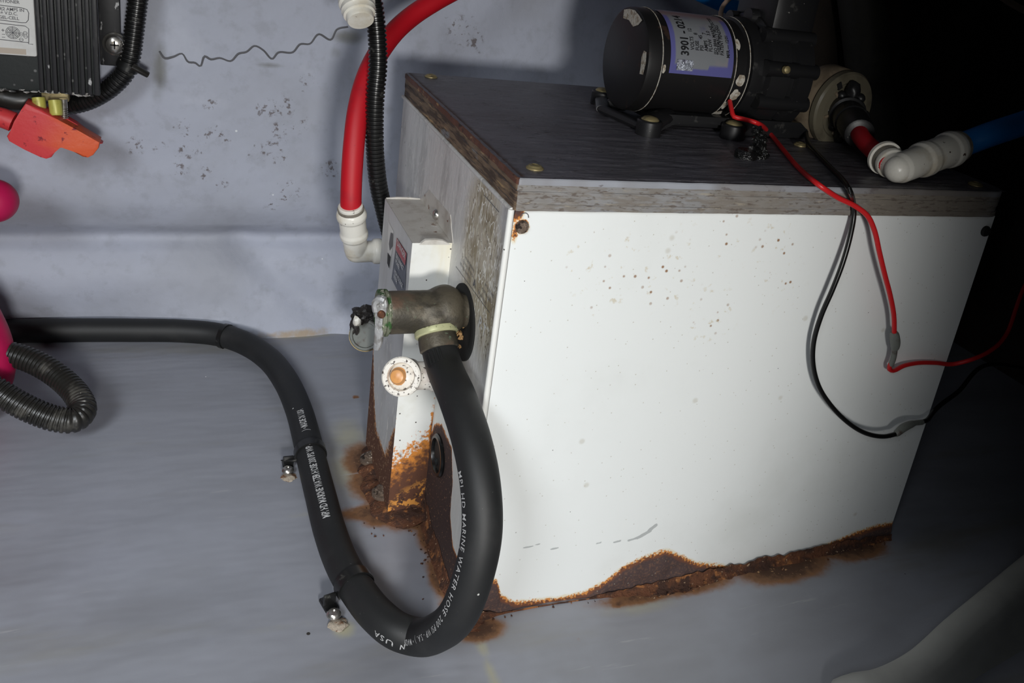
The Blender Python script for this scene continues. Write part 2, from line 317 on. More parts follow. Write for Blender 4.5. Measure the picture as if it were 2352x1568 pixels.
def text_mesh(s, size, bold=0, align='LEFT', shear=0, sp=1):
    c = bpy.data.curves.new('t', 'FONT'); c.body = s; c.size = size; c.offset = bold; c.align_x = align; c.shear = shear; c.resolution_u = 2; c.space_character = sp; c.space_word = 1 + (sp - 1) * .5
    t = bpy.data.objects.new('t', c); COL.objects.link(t); bpy.context.view_layer.update()
    me = bpy.data.meshes.new_from_object(t.evaluated_get(bpy.context.evaluated_depsgraph_get()))
    bpy.data.objects.remove(t); return me
def text_obj(name, s, size, fn, material, parent, bold=0, align='LEFT', sx=1, sp=1):
    me = text_mesh(s, size, bold, align, 0, sp)
    for v in me.vertices: v.co = fn(v.co.x * sx, v.co.y)
    me.materials.append(M[material]); o = bpy.data.objects.new(name, me); COL.objects.link(o)
    if parent: o.parent = parent; o.matrix_parent_inverse = Matrix.Translation(-root_loc(parent))
    return o
def plane_fn(org, u, v, off=0):
    org, u, v = Vector(org), Vector(u).normalized(), Vector(v).normalized(); n = u.cross(v)
    return lambda a, b: org + u * a + v * b + n * off
def hexa(bm, c, ax, r, h, mi=0): lathe(bm, [(r, 0), (r, h * .8), (r * .86, h)], c, ax, 6, True, mi)
def grid(nu, nv, fn, attrs, name, material, parent=None, label=None):
    """fn(i/nu, j/nv) -> (point, {attr: value})"""
    V = []; A = {k: [] for k in attrs}
    for j in range(nv + 1):
        for i in range(nu + 1):
            p, d = fn(i / nu, j / nv); V.append(p)
            for k in attrs: A[k].append(d.get(k, 0.))
    Fs = [(j * (nu + 1) + i, j * (nu + 1) + i + 1, (j + 1) * (nu + 1) + i + 1, (j + 1) * (nu + 1) + i) for j in range(nv) for i in range(nu)]
    me = bpy.data.meshes.new(name); me.from_pydata(V, [], Fs)
    for k in attrs:
        a = me.attributes.new(k, 'FLOAT', 'POINT'); a.data.foreach_set('value', A[k])
    me.polygons.foreach_set('use_smooth', [True] * len(me.polygons)); me.materials.append(M[material])
    o = bpy.data.objects.new(name, me); COL.objects.link(o)
    if parent: o.parent = parent; o.matrix_parent_inverse = Matrix.Translation(-root_loc(parent))
    if label: o['label'] = label
    return o
def structure(o): o['kind'] = 'structure'; return o
def spl(P, t):
    i = 0
    while i < len(P) - 2 and P[i + 1][0] < t: i += 1
    a, b = P[i], P[i + 1]; z, c = P[max(i - 1, 0)], P[min(i + 2, len(P) - 1)]; h = b[0] - a[0]; u = min(max((t - a[0]) / h, 0), 1); out = []
    for k in range(1, len(a)):
        m0 = (b[k] - z[k]) / max(b[0] - z[0], 1e-6) * h; m1 = (c[k] - a[k]) / max(c[0] - a[0], 1e-6) * h
        out.append((2 * u ** 3 - 3 * u * u + 1) * a[k] + (u ** 3 - 2 * u * u + u) * m0 + (3 * u * u - 2 * u ** 3) * b[k] + (u ** 3 - u * u) * m1)
    return out
def gs(d2): return math.exp(-d2)
def seg_d(x, y, a, b):
    dx, dy = b[0] - a[0], b[1] - a[1]; t = max(0, min(1, ((x - a[0]) * dx + (y - a[1]) * dy) / (dx * dx + dy * dy + 1e-12)))
    return math.hypot(x - a[0] - t * dx, y - a[1] - t * dy)
def interp(xs, x):
    if x <= xs[0][0]: return xs[0][1]
    for a, b in zip(xs, xs[1:]):
        if x <= b[0]: return a[1] + (b[1] - a[1]) * (x - a[0]) / (b[0] - a[0])
    return xs[-1][1]

W, D, H, BT = .40, .302, .306, .3265
# ================================================================ SETTING
def floor_z(x, y):
    return -.0095 * gs(((x - .15) / .17) ** 2 + ((y + .04) / .13) ** 2) - .0045 * gs(((x + .0) / .05) ** 2 + ((y + .03) / .05) ** 2)
FR = [((-0.01585, 0.16103, 0.00000), .034, .045, 1.3), ((-0.00670, 0.11706, 0.00000), .034, .024, 1.25), ((-0.04196, 0.12109, 0.00000), .026, .014, .80), ((-0.03512, 0.19041, 0.00000), .020, .034, .85), ((-0.02585, 0.11229, 0.00000), .030, .014, .9), ((-0.04289, 0.15662, 0.00000), .018, .03, .6),
      ((-0.00214, 0.08293, 0.00000), .012, .030, .8), ((-0.00313, 0.03788, 0.00000), .012, .03, .85), ((-0.00178, 0.00568, 0.00000), .012, .02, .9), ((-0.06281, 0.12237, 0.00000), .014, .012, .5),
      ((0.01244, -0.01263, 0.00000), .020, .012, 1.0), ((0.14452, -0.00862, -0.00900), .045, .010, .75), ((0.12374, -0.01234, -0.00900), .006, .004, .9), ((0.19630, -0.00809, -0.00900), .05, .012, .7),
      ((0.28170, -0.00705, -0.00600), .05, .02, 1.1), ((0.35795, -0.00262, 0.00000), .04, .02, 1.0), ((-0.02367, 0.30019, 0.00000), .004, .003, 1.0), ((0.07857, -0.03828, 0.00000), .003, .002, .9)]
FY = [((-0.04165, 0.23325, 0.00000), .022, .04, .7), ((-0.05015, 0.17994, 0.00000), .022, .05, .75), ((0.00982, -0.02645, 0.00000), .006, .014, .8), ((0.00883, -0.04968, 0.00000), .005, .016, .8), ((0.00868, -0.06445, 0.00000), .006, .02, .8),
      ((-0.08126, 0.00322, -0.00000), .010, .010, .9), ((-0.06184, 0.43806, 0.00000), .05, .010, .8), ((-0.12321, 0.01311, 0.00000), .05, .006, .4), ((0.14366, -0.01783, -0.00900), .05, .012, .6), ((-0.09284, 0.12827, 0.00000), .02, .006, .5), ((0.00128, 0.02290, 0.00000), .02, .03, .5)]
fx0, fx1, fy0, fy1 = -.62, .80, -.42, .47
def ff(s, t):
    x = fx0 + (fx1 - fx0) * s; y = fy0 + (fy1 - fy0) * t; r = 0; yl = 0
    if -.2 < x < .45 and -.2 < y < .47:
        for p, a, b, k in FR:
            d = ((x - p[0]) / a) ** 2 + ((y - p[1]) / b) ** 2
            if d < 6: r = max(r, k * gs(d))
        for p, a, b, k in FY:
            d = ((x - p[0]) / a) ** 2 + ((y - p[1]) / b) ** 2
            if d < 6: yl = max(yl, k * gs(d))
    z = floor_z(x, y) + .0012 * noise.noise(Vector((x * 9, y * 14, 0)))
    return (x, y, z), {'rust': r, 'yellow': yl}
structure(grid(420, 260, ff, ['rust', 'yellow'], 'floor', 'floor'))
# outer floor beyond the detailed patch
bm = bmesh.new(); box(bm, (-1.6, -1.3, -.06), (1.4, -.419, -.0012)); box(bm, (-1.6, -.42, -.06), (-.619, .47, -.0012)); box(bm, (.799, -.42, -.06), (1.4, .47, -.0012))
structure(obj('trim_1', bm, 'floor', None, False))

PROF = [(0, .430, -.012), (.03, .436, .006), (.08, .445, .034), (.13, .453, .068), (.17, .464, .090), (.205, .474, .106), (.235, .459, .124), (.275, .448, .150), (.36, .446, .205), (.45, .445, .26), (.7, .446, .42), (1, .462, .80)]
MS = [((-0.18172, 0.44500, 0.22722), .010), ((-0.17585, 0.44500, 0.20755), .012), ((-0.16188, 0.44500, 0.22155), .008), ((-0.18187, 0.44500, 0.18933), .010), ((-0.15385, 0.44500, 0.22416), .010), ((-0.10514, 0.44500, 0.25353), .012),
      ((-0.08845, 0.44500, 0.25676), .012), ((-0.09187, 0.44500, 0.23169), .010), ((-0.11243, 0.44500, 0.21014), .010), ((-0.09762, 0.44500, 0.21075), .012), ((-0.07073, 0.44500, 0.23963), .012), ((-0.09092, 0.44500, 0.20172), .010),
      ((-0.07884, 0.44500, 0.16647), .014), ((-0.09807, 0.44500, 0.15162), .010), ((-0.14163, 0.44500, 0.22025), .006), ((-0.15804, 0.44500, 0.25474), .007), ((-0.22450, 0.44500, 0.20774), .010), ((-0.20332, 0.44500, 0.21083), .007), ((-0.14524, 0.44500, 0.17435), .008), ((-0.16174, 0.44500, 0.18542), .008), ((-0.06395, 0.44500, 0.28291), .010), ((-0.03757, 0.44500, 0.19170), .012), ((0.08919, 0.44500, 0.34931), .018), ((0.10210, 0.44500, 0.34135), .014)]
SM = [((-0.20126, 0.44500, 0.28574), .008, .03, .9), ((-0.20382, 0.44500, 0.26254), .010, .018, .6), ((-0.02771, 0.44500, 0.33201), .02, .010, .9), ((-0.03977, 0.44500, 0.31567), .010, .010, .6), ((-0.10221, 0.44500, 0.29759), .02, .004, .7)]
def wf(s, t):
    x = -1.2 + 2.05 * s; yy, z = spl(PROF, t)
    yy += (.024 * (1 - min(max((x + .25) / .12, 0), 1))) * gs((max(z, 0) / .045) ** 2)
    d = seg_d(x, z, (-.125, .098), (-.028, .012)); yy += .008 * gs((d / .018) ** 2) * (1 if z < .12 else 0)
    fade = min(max((x + .02) / .05, 0), 1); yy -= fade * .012 * gs(((z - .085) / .03) ** 2); yy += .003 * noise.noise(Vector((x * 6, 8, 0))) * gs(((z - .10) / .03) ** 2)
    yy += .0022 * noise.noise(Vector((x * 7, z * 9, 3))) + .0010 * noise.noise(Vector((x * 25, z * 22, 1)))
    yy -= .0014 * gs(((x - (-0.20680, 0.44500, 0.31797)[0] - (z - .3) * .05) / .008) ** 2) * (1 if z > .25 else gs(((z - .25) / .03) ** 2))
    mo = 0; sm = 0
    for p, r in MS:
        q = ((x - p[0]) ** 2 + (z - p[2]) ** 2) / (r * r)
        if q < 6: mo = max(mo, gs(q))
    for p, a, b, k in SM:
        q = ((x - p[0]) / a) ** 2 + ((z - p[2]) / b) ** 2
        if q < 6: sm = max(sm, k * gs(q))
    ru = gs(((x - (-0.06619, 0.44000, -0.00351)[0]) / .05) ** 2 + ((z - .003) / .006) ** 2) * .8
    return (x, yy, z), {'mould': mo, 'smear': sm, 'rust': ru}
wall = structure(grid(460, 250, wf, ['mould', 'smear', 'rust'], 'wall_back', 'wall'))
# hairline crack in the paint of the wall
CR = [(-0.20174, 0.44250, 0.30344), (-0.19732, 0.44250, 0.29726), (-0.18978, 0.44250, 0.29911), (-0.18218, 0.44250, 0.30261), (-0.17687, 0.44250, 0.29518), (-0.17072, 0.44250, 0.29483), (-0.16608, 0.44250, 0.29185), (-0.16224, 0.44250, 0.30176), (-0.15679, 0.44250, 0.29928), (-0.14860, 0.44250, 0.30120), (-0.13872, 0.44250, 0.29904), (-0.13169, 0.44250, 0.30678), (-0.12455, 0.44250, 0.30906), (-0.11707, 0.44250, 0.31560),
      (-0.10892, 0.44250, 0.31206), (-0.10056, 0.44250, 0.30422), (-0.09461, 0.44250, 0.31113), (-0.08143, 0.44250, 0.31223), (-0.07428, 0.44250, 0.32099), (-0.06513, 0.44250, 0.32221), (-0.05718, 0.44250, 0.33235), (-0.04507, 0.44250, 0.32784), (-0.03925, 0.44250, 0.33871), (-0.02873, 0.44250, 0.34227)]
def on_wall(p, off=0):
    x, z = p[0], p[2]; yy = spl([(c, b) for a, b, c in PROF], z)[0]; yy -= .0014 * gs(((x - (-0.20680, 0.44500, 0.31797)[0] - (z - .3) * .05) / .008) ** 2)
    yy += .0022 * noise.noise(Vector((x * 7, z * 9, 3))) + .0010 * noise.noise(Vector((x * 25, z * 22, 1)))
    return Vector((x, yy - off, z))
bm = bmesh.new(); cc = crv([on_wall(p) for p in CR], .002); cc = [on_wall(p, .0006) for p in cc]
tube(bm, cc, .0007, 6, True, lambda s, i: .0010 + .0004 * noise.noise(Vector((s * 60, 0, 0)))); obj('paint_crack', bm, 'ink', wall)
wall.children[0]['label'] = 'dark hairline crack meandering across the wall'
# right side wall (dark) and the far curb
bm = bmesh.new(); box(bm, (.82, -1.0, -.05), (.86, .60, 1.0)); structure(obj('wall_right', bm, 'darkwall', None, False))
# rounded grey curb running off to the lower right
cpts = [(.10, -.42, .002), (.17, -.27, .004), (.215, -.175, .005), (0.23630, -0.13025, 0.00600), (0.24983, -0.12863, 0.01000), (0.26490, -0.13235, 0.01400), (0.29907, -0.12867, 0.01800), (0.35308, -0.11119, 0.02200), (0.41183, -0.09330, 0.02600), (0.47822, -0.07288, 0.03000), (0.56196, -0.04836, 0.03200), (.70, .0, .033), (.83, .04, .033)]
bm = bmesh.new(); C = crv(cpts, .006); rows = []
for i, c in enumerate(C):
    t = (C[min(i + 1, len(C) - 1)] - C[max(i - 1, 0)]); t.z = 0; t.normalize(); nrm = Vector((t.y, -t.x, 0)); h = c.z
    wob = .002 * noise.noise(Vector((i * .15, 2, 0))); row = []
    for a, zz in ((-.010, -.03), (-.005, h * .3), (-.002, h * .8), (.002, h), (.010, h + .002 + wob), (.020, h + .001), (.026, h - .006), (.030, h - .02), (.06, h - .035), (.30, h - .05)):
        row.append(bm.verts.new((c.x + nrm.x * a, c.y + nrm.y * a, zz)))
    rows.append(row)
for a, b in zip(rows, rows[1:]):
    for k in range(len(a) - 1): bm.faces.new((a[k], a[k + 1], b[k + 1], b[k]))
structure(obj('trim_2', bm, 'curb', None, True, 80))

# ================================================================ WATER HEATER
wh = thing('water_heater', 'rusting white sheet metal water heater box under a plywood board', 'water heater', (W / 2, D / 2, 0))
FT = [((-0.00330, 0.00000, 0.04422), 0), ((0.01804, -0.00000, 0.02679), 0), ((0.02598, 0.00000, 0.02133), 0), ((0.03042, 0.00000, 0.00732), 0), ((0.04169, 0.00000, -0.00107), 0), ((0.07719, 0.00000, -0.00469), 0), ((0.09876, 0.00000, -0.00364), 0), ((0.11425, 0.00000, 0.00296), 0), ((0.12885, 0.00000, 0.01528), 0),
      ((0.14654, 0.00000, 0.02212), 0), ((0.16522, 0.00000, 0.02557), 0), ((0.17972, 0.00000, 0.01708), 0), ((0.19735, 0.00000, 0.00701), 0), ((0.23344, 0.00000, -0.00401), 0), ((0.26028, 0.00000, -0.00715), 0), ((0.29085, 0.00000, -0.00444), 0), ((0.33050, 0.00000, 0.00253), 0), ((0.35691, 0.00000, 0.00979), 0), ((0.38000, 0.00000, 0.01405), 0), ((0.39981, 0.00000, 0.01471), 0)]
FT = [(p[0], p[2]) for p, _ in FT]
PITS = [(0.05657, -0.00000, 0.26549), (0.08693, 0.00000, 0.27119), (0.11572, 0.00000, 0.27400), (0.15060, 0.00000, 0.27047), (0.19806, 0.00000, 0.28146), (0.07125, -0.00000, 0.25291), (0.11307, -0.00000, 0.25509), (0.15654, -0.00000, 0.23082), (0.15217, 0.00000, 0.29268), (0.20879, 0.00000, 0.25637)]
SCR = [((0.04242, 0.00000, 0.04839), (0.05436, 0.00000, 0.04984), .0006), ((0.06456, 0.00000, 0.04340), (0.07065, 0.00000, 0.04432), .0007), ((0.10167, 0.00000, 0.04301), (0.10525, 0.00000, 0.04321), .0007), ((0.11655, 0.00000, 0.04131), (0.12195, 0.00000, 0.04203), .0008), ((0.12886, -0.00000, 0.04087), (0.13681, 0.00000, 0.04241), .0010),
       ((0.13681, 0.00000, 0.04241), (0.14610, 0.00000, 0.04702), .0017), ((0.14584, 0.00000, 0.04828), (0.15009, 0.00000, 0.05168), .0018)]
def frontf(s, t):
    x = .0015 + (W - .0015) * s; z = -.014 + (H + .014) * t; e = interp(FT, x); r = 0
    d = z - e; r = min(max(.5 - d / .016, 0), 1.2)
    r = max(r, .85 * gs(((x - .003) / .006) ** 2 + ((z - H) / .010) ** 2), .62 * gs(((x - .0035) / .0035) ** 2 + ((z - .292) / .012) ** 2), .55 * gs(((x) / .002) ** 2) * (.6 + .5 * noise.noise(Vector((z * 40, 0, 0)))))
    bx, bz = x - .0072, z - .295; r = max(r, .9 * gs((bx * bx + bz * bz) / .0056 ** 2))
    pit = 0
    for p in PITS:
        q = ((x - p[0]) ** 2 + (z - p[2]) ** 2) / .02 ** 2
        if q < 5: pit = max(pit, gs(q))
    sc = 0
    for a, b, wd in SCR:
        q = seg_d(x, z, (a[0], a[2]), (b[0], b[2])) / wd
        if q < 3: sc = max(sc, gs(q * q) * 1.1)
    bulge = -.0012 * math.sin(PI * s) * math.sin(PI * t); crust = -.0016 * min(max((r - .55) * 2, 0), 1) * (1 + noise.noise(Vector((x * 90, z * 90, 0))))
    return (x, bulge + crust, z), {'rust': r, 'pit': pit, 'scratch': sc}
fp = grid(330, 260, frontf, ['rust', 'pit', 'scratch'], 'front_panel', 'front', wh, 'white enamelled front panel, rusted along its bottom edge')
# carcass behind the panels
bm = bmesh.new(); box(bm, (.0025, .003, -.012), (W - .0005, D - .001, H)); obj('carcass', bm, 'cover', wh, False)
GR = (0.00000, 0.08618, 0.07356); RG = (0, .0655, .1985)
ET = [((0.00000, -0.00764, 0.00003), 0), ((0.00000, 0.00924, 0.03196), 0), ((0.00000, 0.03048, 0.03186), 0), ((0.00000, 0.04484, 0.05003), 0), ((0.00000, 0.04724, 0.07540), 0), ((0.00000, 0.05841, 0.09809), 0), ((0.00000, 0.08824, 0.09973), 0), ((0.00000, 0.11859, 0.07023), 0), ((0.00000, 0.15451, 0.06409), 0), ((0.00000, 0.35443, -0.06096), 0)]
ET = [(p[1], p[2]) for p, _ in ET]; ET.sort()
def endf(s, t):
    y = .0015 + (D - .0015) * s; z = -.008 + (H + .008) * t
    e = interp(ET, y); r = min(max(.5 - (z - e) / .010, 0), 1.2)
    dg = math.hypot(y - GR[1], z - GR[2]); r = max(r, 1.0 * gs((max(dg - .017, 0) / .008) ** 2) * (1 if y > GR[1] - .02 else .9))
    gl = 1.0 * gs(((y - .050) / .036) ** 2 + ((z - .262) / .060) ** 2); gl = max(gl, .9 * gs(((y - .02) / .02) ** 2 + ((z - .24) / .05) ** 2))
    wh_ = 1.0 if z < .172 - .25 * (y - .04) + .006 * noise.noise(Vector((y * 60, z * 60, 0))) else 0
    return (-.0004 * math.sin(PI * s), y, z), {'rust': r, 'glue': gl, 'white': wh_, }
ep = grid(170, 220, endf, ['rust', 'glue', 'white'], 'end_panel', 'endpanel', wh, 'dull grey end panel smeared with old glue and rust')
# rolled corner bead and top lip
bm = bmesh.new(); tube(bm, [Vector((-.0008, .0002, .02 + .0143 * i)) for i in range(21)], .0021, 10); obj('corner_bead', bm, 'cover', wh)
bm = bmesh.new(); tube(bm, [Vector((-.0006, .0 + .0302 * i, H - .0005)) for i in range(11)], .0016, 10); obj('top_seam', bm, 'endpanel', wh)
# corner bolts on the front panel, keyhole slot
for p, mt in (((0.00724, -0.00000, 0.29500), 'rustbolt'), ((0.39432, -0.00000, 0.29354), 'black')):
    bm = bmesh.new(); lathe(bm, [(.0042, -.001), (.0044, .0012), (.0036, .0026), (.0018, .003)], p, (0, -1, 0), 16); obj('corner_bolt', bm, mt, wh)
p = (0.00811, -0.00000, 0.30091); bm = bmesh.new(); tube(bm, [Vector(p) + Vector((.0026 * math.cos(a), -.0006, .003 * math.sin(a))) for a in [k * PI / 10 for k in range(11)]], .0003, 6); obj('keyhole_slot', bm, 'ink', wh)
# embossed P-T letters
f = plane_fn((-0.00090, 0.03258, 0.21196), (0, -1, -.12), (0, -.12, 1)); text_obj('embossed_letters', 'P-T', .0125, f, 'inkwhite', wh, .00025, sx=.85)['label'] = 'letters P-T stamped in the end panel'
# printed rating plate ghost on the panel
bm = bmesh.new()
for i in range(9):
    y0 = .060 - (i % 3) * .002; z0 = .232 - i * .0022
pl = [(-0.00070, 0.11364, 0.23234), (-0.00070, 0.01145, 0.23058)]
def strip(bm, a, b, wd):
    a, b = Vector(a), Vector(b); d = (b - a).normalized(); n = d.cross(Vector((1, 0, 0))) * wd
    bm.faces.new([bm.verts.new(q) for q in (a - n, b - n, b + n, a + n)])
strip(bm, (-0.00070, 0.09519, 0.22830), (-0.00070, 0.01499, 0.23010), .00022)
strip(bm, (-0.00070, 0.14289, 0.26580), (-0.00070, 0.01776, 0.29778), .00001)
strip(bm, (-0.00070, 0.05235, 0.29715), (-0.00070, 0.02083, 0.29668), .0003)
obj('plate_outline', bm, 'ink', wh, False)
tl = ['FOR USE WITH', 'POTABLE WATER', 'DO NOT DRAIN', 'VOLTS AMPS']
for i, (px, s) in enumerate((((-0.00080, 0.08656, 0.23398), 'SEE INSTALLATION'), ((-0.00080, 0.08137, 0.23817), 'INSTRUCTIONS FOR'), ((-0.00080, 0.07627, 0.24227), 'PROPER WIRING'), ((-0.00080, 0.04083, 0.23244), 'RELIEF VALVE'), ((-0.00080, 0.03488, 0.23768), 'MUST BE USED'), ((-0.00080, 0.02908, 0.24280), 'AT ALL TIMES'))):
    f = plane_fn(px, (0, -1, -.05), (0, -.05, 1)); text_obj('plate_print', s, .0030, f, 'ink', wh)
f = plane_fn((-0.00080, 0.05311, 0.23235), (0, -1, -.0), (0, 0, 1)); text_obj('plate_letter', 'A', .008, f, 'ink', wh, .0002)
# black foam ring round the relief valve opening
bm = bmesh.new(); lathe(bm, [(.0275, -.0005), (.0275, .0016), (.0255, .0022), (.021, .0009), (.001, .0009)], RG, (-1, 0, 0), 48, True); obj('insulation_ring', bm, 'hole', wh, label='black foam ring around the valve opening')
bm = bmesh.new()
for i in range(26):
    a = R.uniform(0, 6.28); rr = R.uniform(0, .008); c = Vector((-0.00400, 0.06313, 0.19102)) + Vector((R.uniform(-.004, .002), rr * math.cos(a) * .9, rr * math.sin(a) * 1.3)); blob(bm, c, R.uniform(.0010, .0022), i, .7, 1)
o = obj('foam_crumbs', bm, 'crumb', wh); o['kind'] = 'stuff'
# rubber grommet
bm = bmesh.new(); lathe(bm, [(.0165, -.0004), (.0168, .0016), (.0155, .0030), (.0135, .0030), (.0128, .0010), (.0126, -.0016)], GR, (-1, 0, 0), 40, False); lathe(bm, [(.0130, 0), (.0129, .0004)], (GR[0] + .0002, GR[1], GR[2]), (-1, 0, 0), 40); gm = obj('grommet', bm, 'loom', wh, label='black rubber grommet in a rusty hole')
bm = bmesh.new(); lathe(bm, [(.0122, -.0008), (.0122, .0007), (.006, .0009)], GR, (-1, 0, 0), 24); blob(bm, (GR[0] - .001, GR[1] + .002, GR[2] - .007), .0028, 3, .5, 2); obj('grommet_core', bm, 'black', gm)

# junction cover on the end panel
CX, CY0, CY1, CZ0, CZ1 = -.0300, .1112, .2105, .006, .2402
cov = bpy.data.objects.new('junction_cover', None); COL.objects.link(cov); cov.empty_display_size = .02; cov.location = (-W / 2 - .015, .01, .02); cov.parent = wh
def cfront(s, t):
    x = CX + (-CX) * s; z = CZ0 + (CZ1 - CZ0) * t; q = (z - .020) / .10 + (.22 * (1 - s) - .11)
    r = min(max(.95 - q * 1.15, 0), 1.15) if z < .16 else 0; r = max(r, .5 * gs((s / .04) ** 2) * (.5 + .5 * noise.noise(Vector((z * 50, 0, 4)))), .7 * gs(((s - 1) / .12) ** 2) * min(max((.14 - z) / .06, 0), 1))
    return (x, CY0, z), {'rust': r}
grid(40, 200, cfront, ['rust'], 'cover_face', 'cover', cov, 'white narrow face of the cover, orange rust at the bottom')
def cside(s, t):
    y = CY0 + (CY1 - CY0) * s; z = CZ0 + (CZ1 - CZ0) * t
    r = min(max(.55 - (z - .040) / .025, 0), 1.1); lo = min(max((.14 - z) / .10, 0), 1); r = max(r, .95 * gs(((s - 1) / (.03 + .42 * lo ** 3)) ** 2) * min(max((.115 - z) / .03, 0), 1), .80 * gs((s / (.02 + .34 * lo ** 3)) ** 2) * min(max((.100 - z) / .03, 0), 1))
    return (CX, y, z), {'rust': r, 'scuff': min(max((.17 - z) / .04, 0), 1)}
grid(70, 150, cside, ['rust', 'scuff'], 'cover_side', 'coverside', cov, 'grey outer side of the cover')
bm = bmesh.new(); prism(bm, [(CX + .0003, CY0 + .0005, CZ1), (0, CY0 + .0005, CZ1), (0, CY1, CZ1), (CX + .0003, CY1, CZ1)], (0, 0, -.0012)); box(bm, (CX + .0006, CY0 + .001, CZ0), (0, CY1 - .0005, CZ1 - .001)); obj('cover_body', bm, 'covertop', cov, False)
bm = bmesh.new(); prism(bm, [(-0.02489, 0.11080, 0.23908), (-0.02066, 0.11100, 0.24238), (-0.01326, 0.11100, 0.24271), (-0.00733, 0.11100, 0.24202), (-0.00117, 0.11080, 0.23901)], (0, .0018, .0006)); obj('cover_fold', bm, 'covertop', cov, False)
bm = bmesh.new(); tube(bm, [Vector((CX + .001, CY1 + .0002, CZ1 - .0005)), Vector((CX + .010, CY1, CZ1 + .0004)), Vector((CX + .020, CY1, CZ1 + .0004)), Vector((-.001, CY1, CZ1 - .0005))], .0012, 8); obj('cover_lip', bm, 'covertop', cov)
# mounting flap lying against the end panel
bm = bmesh.new(); prism(bm, [(-0.00080, 0.10799, 0.24081), (-0.00080, 0.21057, 0.24015), (-0.00080, 0.18660, 0.25610), (-0.00080, 0.12204, 0.25834), (-0.00080, 0.11680, 0.25107)], (.0008, 0, 0)); fl = obj('mounting_flap', bm, 'covertop', cov, False)
bm = bmesh.new(); lathe(bm, [(.0044, 0), (.0042, .0014), (.0032, .0026), (.0014, .0032)], (-0.00080, 0.15726, 0.24561), (-1, 0, 0), 20); obj('screw', bm, 'steel', fl)
# labels on the cover side
def sidequad(name, pts, m, off, par):
    bm = bmesh.new(); bm.faces.new([bm.verts.new(Vector(p) + Vector((-off, 0, 0))) for p in pts]); return obj(name, bm, m, par, False, 'keep')
lb = sidequad('label_plate', [(-0.03000, 0.15687, 0.22654), (-0.03000, 0.12217, 0.22768), (-0.03000, 0.11619, 0.18879), (-0.03000, 0.16395, 0.18903)], 'navylabel', .0003, cov); lb['label'] = 'navy and red label on the side of the cover'
sidequad('red_band', [(-0.03000, 0.15687, 0.22654), (-0.03000, 0.12217, 0.22768), (-0.03000, 0.12404, 0.21716), (-0.03000, 0.15795, 0.21671)], 'redlabel', .0006, lb)
for i, (px, s) in enumerate((((-0.03080, 0.15306, 0.22229), 'DANGER'), ((-0.03080, 0.15389, 0.21183), 'DISCONNECT'), ((-0.03080, 0.15374, 0.20715), 'POWER'), ((-0.03080, 0.15531, 0.19840), 'HIGH VOLTAGE'), ((-0.03080, 0.15528, 0.19398), 'INSIDE'))):
    f = plane_fn(px, (0, -1, -.02), (0, -.02, 1)); text_obj('label_print', s, .0052 if i else .007, f, 'inkwhite', lb, .0001, sx=.8 if i else 1.0)
lg = sidequad('logo_strip', [(-0.03000, 0.19061, 0.22765), (-0.03000, 0.16989, 0.22659), (-0.03000, 0.17031, 0.20131), (-0.03000, 0.17374, 0.19233), (-0.03000, 0.18298, 0.19373)], 'label', .0003, cov); lg['label'] = 'pale maker sticker with dark emblem on cover side'
sidequad('emblem', [(-0.03000, 0.17840, 0.22260), (-0.03000, 0.17085, 0.22476), (-0.03000, 0.16877, 0.21493), (-0.03000, 0.17633, 0.20818), (-0.03000, 0.18116, 0.21186)], 'ink', .0006, lg)
sidequad('emblem_bar', [(-0.03000, 0.18319, 0.20352), (-0.03000, 0.17154, 0.20454), (-0.03000, 0.17276, 0.19878), (-0.03000, 0.17423, 0.19363), (-0.03000, 0.18171, 0.19502)], 'inkblack', .0006, lg)
# rusted foot with bolts and crust
ft = bpy.data.objects.new('mounting_foot', None); COL.objects.link(ft); ft.empty_display_size = .02; ft.location = (-W / 2 - .02, .02, 0); ft.parent = wh
ft['label'] = 'rust-eaten mounting foot bolted to the floor'
def footf(s, t):
    x = -.045 + .047 * s; y = .095 + .135 * t; q = ((s - .72) / .72) ** 2 + ((t - .45) / .5) ** 2; e = min(max((1.0 - q) * 1.6 + .5 * noise.noise(Vector((x * 60, y * 60, 9))), 0), 1)
    return (x, y, -.0015 + .0075 * e ** .7 * (1 + .35 * noise.noise(Vector((x * 110, y * 110, 0)))) + .006 * gs(((x) / .008) ** 2)), {}
o = grid(60, 150, footf, [], 'foot_plate', 'rustcrust', ft)
for p, rr in (((-0.02978, 0.18607, 0.00600), .0062), ((-0.02898, 0.13537, 0.00700), .0072)):
    bm = bmesh.new(); lathe(bm, [(.0095, -.002), (.0095, .0006), (.0075, .0012)], p, (0, 0, 1), 20); hexa(bm, p, (0, 0, 1), rr, .0045); blob(bm, Vector(p) + Vector((0, 0, .0045)), .0032, 5, .5, 2)
    obj('foot_bolt', bm, 'rustbolt', ft)
